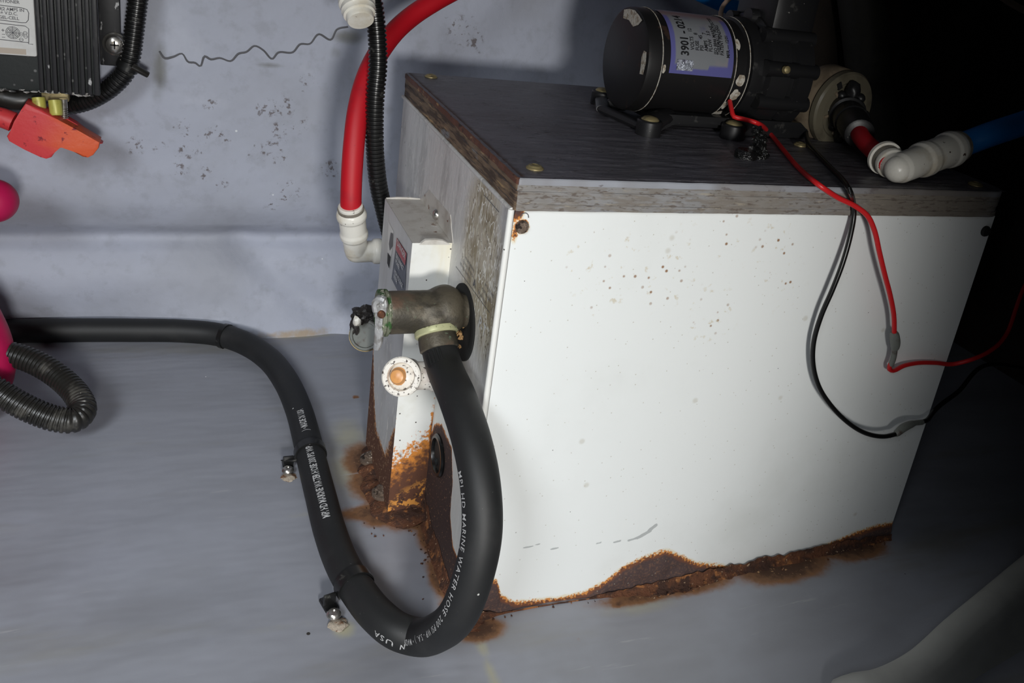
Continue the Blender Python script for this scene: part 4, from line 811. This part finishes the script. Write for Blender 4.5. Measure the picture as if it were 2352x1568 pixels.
for yw, sgn_ in ((MYc - .036, 1), (MYc + .032, 1)):
    prism(bm, [(x_, yw, z_) for x_, z_ in ((.150, BT + .001), (.150, BT + .008), (.160, BT + .015), (.300, BT + .015), (.310, BT + .008), (.310, BT + .001), (.245, BT + .001), (.238, BT + .004), (.222, BT + .0095), (.196, BT + .0110), (.178, BT + .0085), (.168, BT + .001))], (0, .005, .0), .0008)
cr = obj('base_cradle', bm, 'blackplastic', pm)
for fx, fy in ((.149, .119), (.228, .122), (.156, .222)):
    bm = bmesh.new(); lathe(bm, [(.0072, 0), (.0070, .001), (.0052, .0026), (.002, .0034)], (fx, fy, BT + .0118), (0, 0, 1), 20); obj('foot_screw', bm, 'tanbolt', pm, label='dull yellow screw in the foot')
# strainer
S0 = Vector((.341, .138, BT + .0285)); SD = Vector((.14, -.985, -.06)).normalized(); SK = 1.12
st = thing('inlet_strainer', 'smoky tan round strainer screwed on the side of the pump', 'strainer', (S0.x, S0.y, BT))
bm = bmesh.new(); lathe(bm, [(.020, -.024), (.0285, -.022), (.0300, -.018), (.0300, -.004), (.0290, -.0025), (.0288, -.001)], S0, SD, 48); bmesh.ops.scale(bm, vec=(SK, 1, SK), space=Matrix.Translation(-S0), verts=bm.verts); obj('housing', bm, 'strainerring', st)
bm = bmesh.new(); lathe(bm, [(.0292, .0005), (.0306, .0012), (.0306, .0060), (.0292, .0078), (.0230, .0082), (.0215, .0066), (.0135, .0066), (.0120, .0090), (.0100, .0095), (.002, .0095)], S0, SD, 56); bmesh.ops.scale(bm, vec=(SK * .97, 1, SK * .97), space=Matrix.Translation(-S0), verts=bm.verts); cp = obj('cap', bm, 'strainer', st)
a, u, v = basis(SD)
for k in range(6):
    an = k * PI / 3 + .3; d = u * math.cos(an) + v * math.sin(an); bm = bmesh.new(); tube(bm, [S0 + SD * .0072 + d * .012, S0 + SD * .0072 + d * .0222], .0013, 8); obj('cap_rib', bm, 'strainerring', cp)
for k in range(2):
    an = k * PI + 2.2; d = u * math.cos(an) + v * math.sin(an); bm = bmesh.new(); c = S0 + SD * .0085 + d * .0262; e = SD.cross(d)
    box(bm, (-.0022, -.0030, -.0005), (.0022, .0030, .0006)); bmesh.ops.transform(bm, matrix=Matrix.Translation(c) @ Matrix((e, d, SD)).transposed().to_4x4(), verts=bm.verts); obj('cap_slot', bm, 'black', cp)
EC = Vector((0.29593, 0.00726, 0.33850)); ND = (EC + Vector((-.006, .018, .002)) - (S0 + SD * .009)); NL = ND.length
bm = bmesh.new(); n0 = S0 + SD * .009
lathe(bm, [(.0105, -.002), (.0150, 0), (.0162, .006), (.0155, .012), (.0135, .013), (.0130, .022), (.0142, .023), (.0142, .030), (.0132, .031), (.0128, .052), (.0118, .060), (.0095, .061)], n0, ND, 22)
for k in range(6):
    a_, u_, v_ = basis(ND); an = k * PI / 3; d = u_ * math.cos(an) + v_ * math.sin(an); blob(bm, n0 + d * .0160 + ND.normalized() * .004, .0044, k, .1, 2, (1, 1, 1))
a_, u_, v_ = basis(ND)
for q_ in (1, -1): blob(bm, n0 + v_ * (.0185 * q_) + ND.normalized() * .005, .0075, 2 + q_, .2, 3, (.8, .8, 1.2))
obj('wing_nut', bm, 'blackplastic', st, label='black winged nut')
nd = ND.normalized(); tag(tube_obj('red_pipe_stub', [n0 + nd * .054, n0 + nd * (NL * .6 + .006), EC + Vector((-.002, .008, .001))], .0070, 'redtube', None, 20), 'short dark red pipe between black wing nut and white elbow', 'tube')
# white elbow and blue tube
e2 = thing('elbow_fitting', 'white plastic elbow resting on the board between red and blue pipe', 'pipe elbow', (EC.x, EC.y, BT))
sk = n0 + nd * (NL * .62) - EC
bm = bmesh.new(); lathe(bm, [(.0088, 0), (.0094, .004), (.0098, .008), (.0112, .009), (.0116, .0125), (.0108, .014), (.0104, .016)], EC, sk, 32); blob(bm, EC, .0100, 1, 0, 3)
BE = Vector((0.37200, 0.03079, 0.35140)); bd = BE - EC; pushfit(bm, EC, bd, .0128, bd.length); remesh(obj('elbow_body', bm, 'white', e2), .0007, 1)
bm = bmesh.new(); lathe(bm, [(.0110, 0), (.0112, .003), (.0100, .0034)], EC + sk.normalized() * .0155, sk, 32); obj('collet', bm, 'collargrey', e2)
bm = bmesh.new(); lathe(bm, [(.0090, 0), (.0128, .0006), (.0130, .0032), (.0118, .0040), (.0085, .0036)], EC + sk.normalized() * .019, sk, 36); obj('collet_flange', bm, 'white', e2)
bm = bmesh.new(); lathe(bm, [(.0125, 0), (.0125, .0034), (.0110, .004)], BE - bd.normalized() * .0008, bd, 32); obj('outlet_collet', bm, 'collargrey', e2)
tag(tube_obj('blue_tube', [BE - bd.normalized() * .01, BE + bd.normalized() * .012, (0.40000, 0.02927, 0.36291), (0.42500, 0.02927, 0.37122), (0.46000, 0.02635, 0.38380), (0.52000, 0.02173, 0.39636), (.66, .05, .42), (.83, .08, .44)], .0098, 'bluetube', None, 22), 'blue tube leaving the white elbow towards the right', 'tube')

# ================================================================ WIRES
rw = thing('red_wire', 'thin red wire from the pump motor draped over the white heater front', 'wire', (.3, 0, .2))
rwp = [(0.22308, 0.12800, 0.35591), (0.22081, 0.12000, 0.35128), (0.21999, 0.11300, 0.34660), (0.22474, 0.11000, 0.34621), (0.23177, 0.10000, 0.34597), (0.27228, 0.13461, 0.33100), (0.25159, 0.08305, 0.32900), (0.22995, 0.03390, 0.32880), (0.21646, -0.00643, 0.32900), (0.23427, -0.00850, 0.32066), (0.24787, -0.01100, 0.31602), (0.25905, -0.01400, 0.30982), (0.26702, -0.01600, 0.29984), (0.27575, -0.01800, 0.28333), (0.28660, -0.01800, 0.26618), (0.29930, -0.01700, 0.24796), (0.31072, -0.01500, 0.23046), (0.31870, -0.01300, 0.21438)]
tube_obj('lead', rwp, .0019, 'redwire', rw, 10, .003)
tube_obj('splice', [(0.31829, -0.01300, 0.21551), (0.32412, -0.01200, 0.20420), (0.32789, -0.01100, 0.19125), (0.32854, -0.01000, 0.18449)], .0034, 'splice', rw, 12, .002, lambda s, i: .0024 + .0016 * math.sin(min(s / .018, 1) * PI) ** .5 if s < .018 else .0022)
tube_obj('tail_lead', [(0.32798, -0.01000, 0.18607), (0.32840, -0.00950, 0.18111), (0.33481, -0.00850, 0.17817), (0.34614, -0.00650, 0.18063), (0.36390, -0.00450, 0.18115), (0.38376, -0.00400, 0.17962), (0.40298, -0.00400, 0.17717), (0.41500, -0.00966, 0.18359), (0.44000, -0.00530, 0.18833), (0.47000, 0.00800, 0.19434), (.53, .045, .235), (.64, .05, .22), (.80, .08, .18)], .0018, 'redwire', rw, 10, .003)
bw = thing('black_wire', 'thin black wire hanging in a wide loop on the white heater front', 'wire', (.3, 0, .2))
tube_obj('lead', [(0.31004, 0.13464, 0.33400), (0.29230, 0.10476, 0.33000), (0.28037, 0.07845, 0.32900), (0.26413, 0.04198, 0.32880), (0.24943, 0.00869, 0.32880), (0.23310, -0.01901, 0.32920), (0.25139, -0.00600, 0.31561), (0.25418, -0.00650, 0.30704), (0.25272, -0.01000, 0.29189), (0.24968, -0.01300, 0.27311), (0.24618, -0.01400, 0.25326), (0.24332, -0.01300, 0.23210), (0.24400, -0.01200, 0.21029), (0.24974, -0.01200, 0.18996), (0.25941, -0.01400, 0.17179), (0.27463, -0.01700, 0.15519), (0.29392, -0.01900, 0.14024), (0.31508, -0.01900, 0.12895), (0.33579, -0.01800, 0.12331), (0.35029, -0.01700, 0.12363)], .0019, 'blackwire', bw, 10, .003)
tube_obj('splice', [(0.34869, -0.01700, 0.12297), (0.35651, -0.01600, 0.12814), (0.36849, -0.01400, 0.12984), (0.38029, -0.01200, 0.12868)], .003, 'splice', bw, 12, .002, lambda s, i: .0022 + .0012 * math.sin(min(s / .022, 1) * PI) ** .5)
tube_obj('tail_lead', [(0.37749, -0.01200, 0.12853), (0.38792, -0.01000, 0.12880), (0.39627, -0.00600, 0.13229), (0.41000, 0.00005, 0.13502), (0.44000, 0.01128, 0.13878), (.50, .04, .145), (.62, .06, .12), (.80, .09, .10)], .0019, 'blackwire', bw, 10, .003)
# lump of black sealant on the board edge side
gb = Vector((0.20364, 0.06399, 0.32680)); bm = bmesh.new(); lathe(bm, [(.0085, 0), (.0088, .004), (.0070, .0062), (.003, .0066)], gb, (0, 0, 1), 20); go = obj('bung_base', bm, 'goo', None)
gt = thing('rubber_bung', 'lumpy glossy black bung and tie stub sitting on the board', 'bung', (gb.x, gb.y, BT)); go.parent = gt; go.matrix_parent_inverse = Matrix.Translation(-gt.location); go.name = 'bung_base'
bm = bmesh.new()
for i, (dx, dy, dz, r) in enumerate(((.011, .002, .005, .0065), (.012, .003, .013, .0048), (.009, .005, .019, .0038), (.013, .002, .001, .0060))): blob(bm, gb + Vector((dx, dy, dz)), r, i, .55, 3, (1, 1, 1), 2)
obj('bung_lump', bm, 'goo', gt)

# ================================================================ BATTERY CHARGER (top left)
FY = .392
ch = thing('battery_charger', 'black finned charger box with white specification label at the wall', 'battery charger', (-.30, FY, .27))
xr = (-0.24814, 0.39200, 0.30790)[0]; xl = (-0.29522, 0.39200, 0.30398)[0]; zb = (-0.29216, 0.39200, 0.26978)[2]
bm = bmesh.new(); box(bm, (-.47, FY, zb), (xr - .003, .430, .46), .0015); obj('housing', bm, 'chargerflat', ch)
nf = 9
for k in range(nf):
    xa = xl + (xr - xl) * k / nf; bm = bmesh.new(); dpt = [.004, .0035, .005, .004, .005, .004, .005, .003, .004][k]
    box(bm, (xa + .0006, FY - dpt, zb + .0006), (xa + (xr - xl) / nf * (.80 if k < 8 else .95), FY + .004, .46), .0007); obj('fin', bm, 'charger', ch)
bm = bmesh.new(); blobz = zb
for i in range(70):
    x = R.uniform(-.42, xr - .002); blob(bm, (x, FY - .0005, zb + R.uniform(-.0008, .0012)), R.uniform(.0010, .0020), i, .6, 1, (2.4, 1, .7))
o = obj('oxide_edge', bm, 'oxide', ch, label='whitish corroded bottom edge'); o['kind'] = 'stuff'
bm = bmesh.new(); box(bm, (xr - .002, .422, (-0.23981, 0.42500, 0.29077)[2]), ((-0.23269, 0.42500, 0.31888)[0], .428, .46), .001); fg = obj('flange', bm, 'charger', ch, label='flat black mounting flange')
scp = Vector((-0.23763, 0.42150, 0.31086)); bm = bmesh.new(); lathe(bm, [(.0102, 0), (.0102, .0010), (.0088, .0016), (.0080, .0022), (.0070, .0048), (.0040, .0062), (.001, .0064)], scp, (0, -1, 0), 32)
sw = obj('flange_screw', bm, 'steel', ch, label='bright pan-head screw with washer')
bm = bmesh.new(); box(bm, scp + Vector((-.0035, -.0068, -.0006)), scp + Vector((.0035, -.0060, .0006))); box(bm, scp + Vector((-.0006, -.0068, -.0035)), scp + Vector((.0006, -.0060, .0035))); obj('cross_recess', bm, 'black', sw)
LYp = FY - .0052
lx = (-0.29446, 0.38680, 0.31228)[0]; lzb = (-0.30270, 0.38680, 0.30065)[2]
bm = bmesh.new(); box(bm, (-.44, LYp, lzb), (lx, LYp + .0048, .46), .002); lbl = obj('specification_label', bm, 'label', ch, label='white specification label with grey printing')
U = Vector((1, 0, 0)); Vv = Vector((0, 0, 1))
def cl(px): return plane_fn((px[0], LYp - .0003, px[2]), U, Vv)
for px, s_, sz, al in (((-0.30490, 0.38680, 0.34377), 'CONDITIONER', .0037, 'RIGHT'), ((-0.30185, 0.38680, 0.33756), '14|2 AMPS IN', .0036, 'RIGHT'), ((-0.30670, 0.38680, 0.33426), '13.8+ V.D.C.', .0036, 'RIGHT'), ((-0.30598, 0.38680, 0.33061), 'GEL-CELL', .0036, 'RIGHT'), ((-0.31687, 0.38680, 0.31963), '+', .0045, 'RIGHT'), ((-0.31674, 0.38680, 0.31679), '–', .0045, 'RIGHT'), ((-0.31690, 0.38680, 0.31427), '–', .0045, 'RIGHT')):
    text_obj('label_print', s_, sz, cl(px), 'ink', lbl, .00006, al, .95)
def ln_(pts, r=.00028):
    bm = bmesh.new(); tube(bm, [Vector((p[0], LYp - .0001, p[2])) for p in pts], r, 4); obj('label_line', bm, 'ink', lbl)
ln_([(-0.32791, 0.38680, 0.34174), (-0.30353, 0.38680, 0.34075), (-0.29986, 0.38680, 0.33971), (-0.29877, 0.38680, 0.33699), (-0.29941, 0.38680, 0.33124), (-0.30110, 0.38680, 0.32895), (-0.30423, 0.38680, 0.32865), (-0.32873, 0.38680, 0.32981)])
ln_([(-0.32893, 0.38680, 0.32699), (-0.30189, 0.38680, 0.32602), (-0.29949, 0.38680, 0.32409), (-0.30020, 0.38680, 0.31142), (-0.29705, 0.38680, 0.31133)]); ln_([(-0.32984, 0.38680, 0.31383), (-0.30014, 0.38680, 0.31251)])
cc_ = (-0.31114, 0.38680, 0.31980)
for rr in (.0050, .0040, .0028, .0018): ln_([(cc_[0] + rr * math.cos(a), 0, cc_[2] + rr * math.sin(a)) for a in [k * PI / 12 for k in range(25)]], .0002)
for k in range(4):
    a = k * PI / 4; ln_([(cc_[0] - .005 * math.cos(a), 0, cc_[2] - .005 * math.sin(a)), (cc_[0] + .005 * math.cos(a), 0, cc_[2] + .005 * math.sin(a))], .00016)
bm = bmesh.new(); lathe(bm, [(.0010, 0), (.001, .0002)], (cc_[0], LYp, cc_[2]), (0, -1, 0), 12); obj('label_dot', bm, 'ink', lbl)
for q in ((-0.30511, 0.38680, 0.31892), (-0.30222, 0.38680, 0.32026), (-0.30207, 0.38680, 0.31739), (-0.30537, 0.38680, 0.31458)):
    ln_([(q[0] + .0014 * math.cos(a), 0, q[2] + .0014 * math.sin(a)) for a in [k * PI / 8 for k in range(17)]], .00016); ln_([(q[0] - .0014, 0, q[2]), (q[0] + .0014, 0, q[2])], .00014)
z1_ = (-0.31495, 0.38680, 0.30581)[2]; z0_ = (-0.31525, 0.38680, 0.30108)[2]
bm = bmesh.new(); box(bm, (-.40, LYp - .0003, z0_ + .0012), ((-0.30250, 0.38680, 0.30432)[0], LYp, z1_ + .001)); obj('peeled_strip', bm, 'peel', lbl, False, label='brownish torn tape strip')
# terminals
for px, L_ in (((-0.29502, 0.38500, 0.26132), .010), ((-0.28216, 0.38000, 0.25948), .013)):
    tl_ = None; bm = bmesh.new(); d = Vector((.10, -.35, -1)).normalized(); p = Vector(px) - d * L_ * .5; lathe(bm, [(.0052, 0), (.0052, L_ * .85), (.0044, L_), (.001, L_)], p, d, 18); obj('terminal_sleeve', bm, 'yellow', ch, label='yellow crimp sleeve')
bm = bmesh.new(); box(bm, Vector((-0.29459, 0.39500, 0.26130)), Vector((-0.27336, 0.40000, 0.26419)) + Vector((0, .006, .010)), .0015); obj('terminal_block', bm, 'tanbolt', ch)
bm = bmesh.new()
for k in range(5): lathe(bm, [(.0034, 0), (.0038, .0004), (.0034, .0008)], Vector((-0.27698, 0.38800, 0.25400)) + Vector((0, 0, -.004 + .0018 * k)), (0, 0, 1), 14)
lathe(bm, [(.0032, -.005), (.0032, .012)], (-0.27698, 0.38800, 0.25400), (0, 0, 1), 14); obj('terminal_stud', bm, 'steel', ch)
# red boot
YB = .372
poly = [(-0.30345, 0.37200, 0.26424), (-0.29194, 0.37200, 0.25932), (-0.27942, 0.37200, 0.25093), (-0.26496, 0.37200, 0.24245), (-0.24884, 0.37200, 0.23264), (-0.24969, 0.37200, 0.22747), (-0.25435, 0.37200, 0.22053), (-0.25851, 0.37200, 0.21798), (-0.26254, 0.37200, 0.21863), (-0.27072, 0.37200, 0.22384), (-0.27748, 0.37200, 0.22864), (-0.28078, 0.37200, 0.22850), (-0.28372, 0.37200, 0.22213), (-0.28658, 0.37200, 0.21732), (-0.29061, 0.37200, 0.21561), (-0.29512, 0.37200, 0.21700), (-0.30672, 0.37200, 0.22392), (-0.31750, 0.37200, 0.23035), (-0.31882, 0.37200, 0.23447), (-0.31564, 0.37200, 0.23993), (-0.31079, 0.37200, 0.24697), (-0.30627, 0.37200, 0.25922)]
bm = bmesh.new(); prism(bm, poly, (0, .020, .0), .0020); bt = obj('boot_shell', bm, 'boot', None)
me = bt.data; at = me.attributes.new('edge', 'FLOAT', 'POINT'); xb = (-0.28148, 0.37200, 0.24163)[0]; at.data.foreach_set('value', [min(max((v.co.x - xb) / .02 + .5, 0), 1) for v in me.vertices])
tr = thing('terminal_boot', 'red rubber terminal boot hanging below the charger', 'terminal cover', tuple((-0.28923, 0.38000, 0.23524))); bt.parent = tr; bt.matrix_parent_inverse = Matrix.Translation(-tr.location); bt.name = 'boot_shell'
bm = bmesh.new(); prism(bm, [(-0.28015, 0.38600, 0.25276), (-0.26781, 0.38600, 0.24449), (-0.24759, 0.38600, 0.22760), (-0.25143, 0.38600, 0.22663), (-0.26813, 0.38600, 0.23661), (-0.28117, 0.38600, 0.24495)], (0, .010, 0), .001); obj('boot_flap', bm, 'boot', tr)
tube_obj('cable_sleeve', [(-.56, .41, .215), (-.44, .392, .24), (-0.34314, 0.38400, 0.24967), (-0.32431, 0.38300, 0.24835), (-0.31486, 0.38200, 0.24495)], .0085, 'boot', tr, 20)
# dark cable bundle under the charger
tag(tube_obj('battery_cable', [(-.55, .42, .24), (-.42, .405, .258), (-0.33950, 0.40500, 0.26260), (-0.32652, 0.40300, 0.26125), (-0.31358, 0.40200, 0.25925), (-0.30328, 0.40400, 0.26098), (-0.29790, 0.41000, 0.26422)], .010, 'loomdusty', None, 18), 'dull black cable passing under the left end of the charger', 'cable')
# conduit beside the charger with its tie
tag(loom_obj('corrugated_conduit', [(-.200, .418, .50), (-0.21458, 0.41500, 0.37520), (-0.21737, 0.41500, 0.35624), (-0.21981, 0.41400, 0.33720), (-0.22228, 0.41300, 0.31792), (-0.22469, 0.41200, 0.30233), (-0.22925, 0.41200, 0.28821), (-0.23882, 0.41300, 0.27542), (-0.25060, 0.41600, 0.26478), (-0.26346, 0.42000, 0.25662), (-0.27796, 0.42400, 0.25157), (-0.28682, 0.42600, 0.25136)], .0085, 'loom'), 'black corrugated conduit bending around the right side of the charger', 'conduit')
ct = thing('cable_tie', 'shiny black tie with stubby head on the conduit beside the charger', 'cable tie', tuple((-0.22622, 0.41000, 0.29279)))
c = Vector((-0.22701, 0.41200, 0.29351)); d = (Vector((-0.22248, 0.41200, 0.30642)) - Vector((-0.23402, 0.41200, 0.28113))).normalized(); bm = bmesh.new(); lathe(bm, [(.008, -.003), (.0096, -.003), (.0096, .003), (.008, .003)], c, d, 24); obj('band', bm, 'loom', ct)
bm = bmesh.new(); tube(bm, crv([Vector((-0.22278, 0.40500, 0.29482)), Vector((-0.21679, 0.40400, 0.29194)), Vector((-0.21049, 0.40500, 0.28826))], .003), .004, 10, True, lambda s, i: .0042 - s * .05, .8); obj('head', bm, 'loomdusty', ct)

# ================================================================ LEFT EDGE: conduit loop and pink pieces
tag(loom_obj('corrugated_conduit', [(-.60, .33, .09), (-.46, .29, .075), (-0.34377, 0.27276, 0.06000), (-0.32646, 0.27244, 0.05000), (-0.31092, 0.26642, 0.04000), (-0.29507, 0.26024, 0.03200), (-0.27918, 0.25606, 0.02600), (-0.26650, 0.25599, 0.02400), (-0.26075, 0.26494, 0.02600), (-0.26541, 0.28243, 0.03000), (-0.27667, 0.29883, 0.03600), (-0.29264, 0.31192, 0.04400), (-0.30991, 0.32104, 0.05000), (-0.32838, 0.32677, 0.05400), (-0.34824, 0.33152, 0.05600), (-.45, .36, .06), (-.62, .40, .065)], .0108, 'loomdusty', None, .0036, .0012), 'dusty corrugated conduit doubled back in a tight loop at the left', 'conduit')
tag(tube_obj('pink_float', [(-.70, .42, .15), (-.55, .40, .165), (-.43, .375, .178), (-0.34688, 0.36000, 0.18436), (-0.33727, 0.35800, 0.18368), (-0.33029, 0.35700, 0.18260)], .018, 'pink', None, 28, .002, lambda s, i: .018), 'rounded bright magenta tip at the left edge above the hose', 'float')
bm = bmesh.new(); blob(bm, Vector((-0.32906, 0.35700, 0.18223)), .0186, 0, 0, 4); o = obj('rounded_tip', bm, 'pink', None); pf = bpy.data.objects['pink_float']; o.parent = pf
tag(tube_obj('pink_bag', [(-.62, .40, .12), (-.47, .375, .11), (-0.35746, 0.34500, 0.09145), (-0.34666, 0.33500, 0.07723), (-0.34030, 0.33000, 0.05636), (-0.33850, 0.32000, 0.04042), (-0.34192, 0.31000, 0.03143), (-0.35482, 0.30000, 0.01928), (-.45, .28, .022), (-.60, .26, .022)], .022, 'pink', None, 28, .004), 'magenta rubber piece behind the doubled conduit at the left edge', 'rubber piece')

# ================================================================ DARK BACKGROUND AT THE RIGHT
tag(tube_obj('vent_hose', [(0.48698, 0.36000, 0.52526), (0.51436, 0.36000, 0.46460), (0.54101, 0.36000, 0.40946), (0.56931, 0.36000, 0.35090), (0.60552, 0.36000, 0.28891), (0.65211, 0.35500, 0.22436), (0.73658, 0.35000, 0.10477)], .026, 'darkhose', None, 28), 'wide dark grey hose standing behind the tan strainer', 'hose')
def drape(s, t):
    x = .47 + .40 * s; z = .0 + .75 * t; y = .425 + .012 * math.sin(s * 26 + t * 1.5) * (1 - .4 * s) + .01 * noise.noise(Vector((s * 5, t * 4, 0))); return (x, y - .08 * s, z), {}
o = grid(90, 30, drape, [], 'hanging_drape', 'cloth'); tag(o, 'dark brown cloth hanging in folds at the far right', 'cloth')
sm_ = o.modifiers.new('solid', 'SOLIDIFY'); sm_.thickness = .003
tag(tube_obj('tan_cable', [(.40, .38, .60), (0.57985, 0.26000, 0.48232), (0.62191, 0.26000, 0.46555), (0.64846, 0.26000, 0.45734), (0.70061, 0.26000, 0.44705), (.83, .26, .42)], .0036, 'tancable', None, 12), 'tan cable crossing the top right corner', 'cable')
tag(tube_obj('tan_wire', [(0.26828, 0.23500, 0.40696), (0.26852, 0.23800, 0.41743), (0.27316, 0.24000, 0.42461), (0.28175, 0.24000, 0.43169), (0.30317, 0.24000, 0.44098), (.34, .25, .43), (.50, .33, .47), (.80, .36, .50)], .0022, 'tancable', None, 10), 'thin tan wire arching behind the pump motor', 'wire')
tag(tube_obj('blue_tube', [(.05, .42, .52), (0.24031, 0.33000, 0.44435), (0.25548, 0.30000, 0.43290), (0.28686, 0.30000, 0.42406), (0.30823, 0.30000, 0.41881), (0.32970, 0.30000, 0.41509), (0.38469, 0.30000, 0.40840), (.34, .27, .36), (.42, .33, .335)], .008, 'bluetube', None, 16), 'blue tube glimpsed behind the pump motor', 'tube')
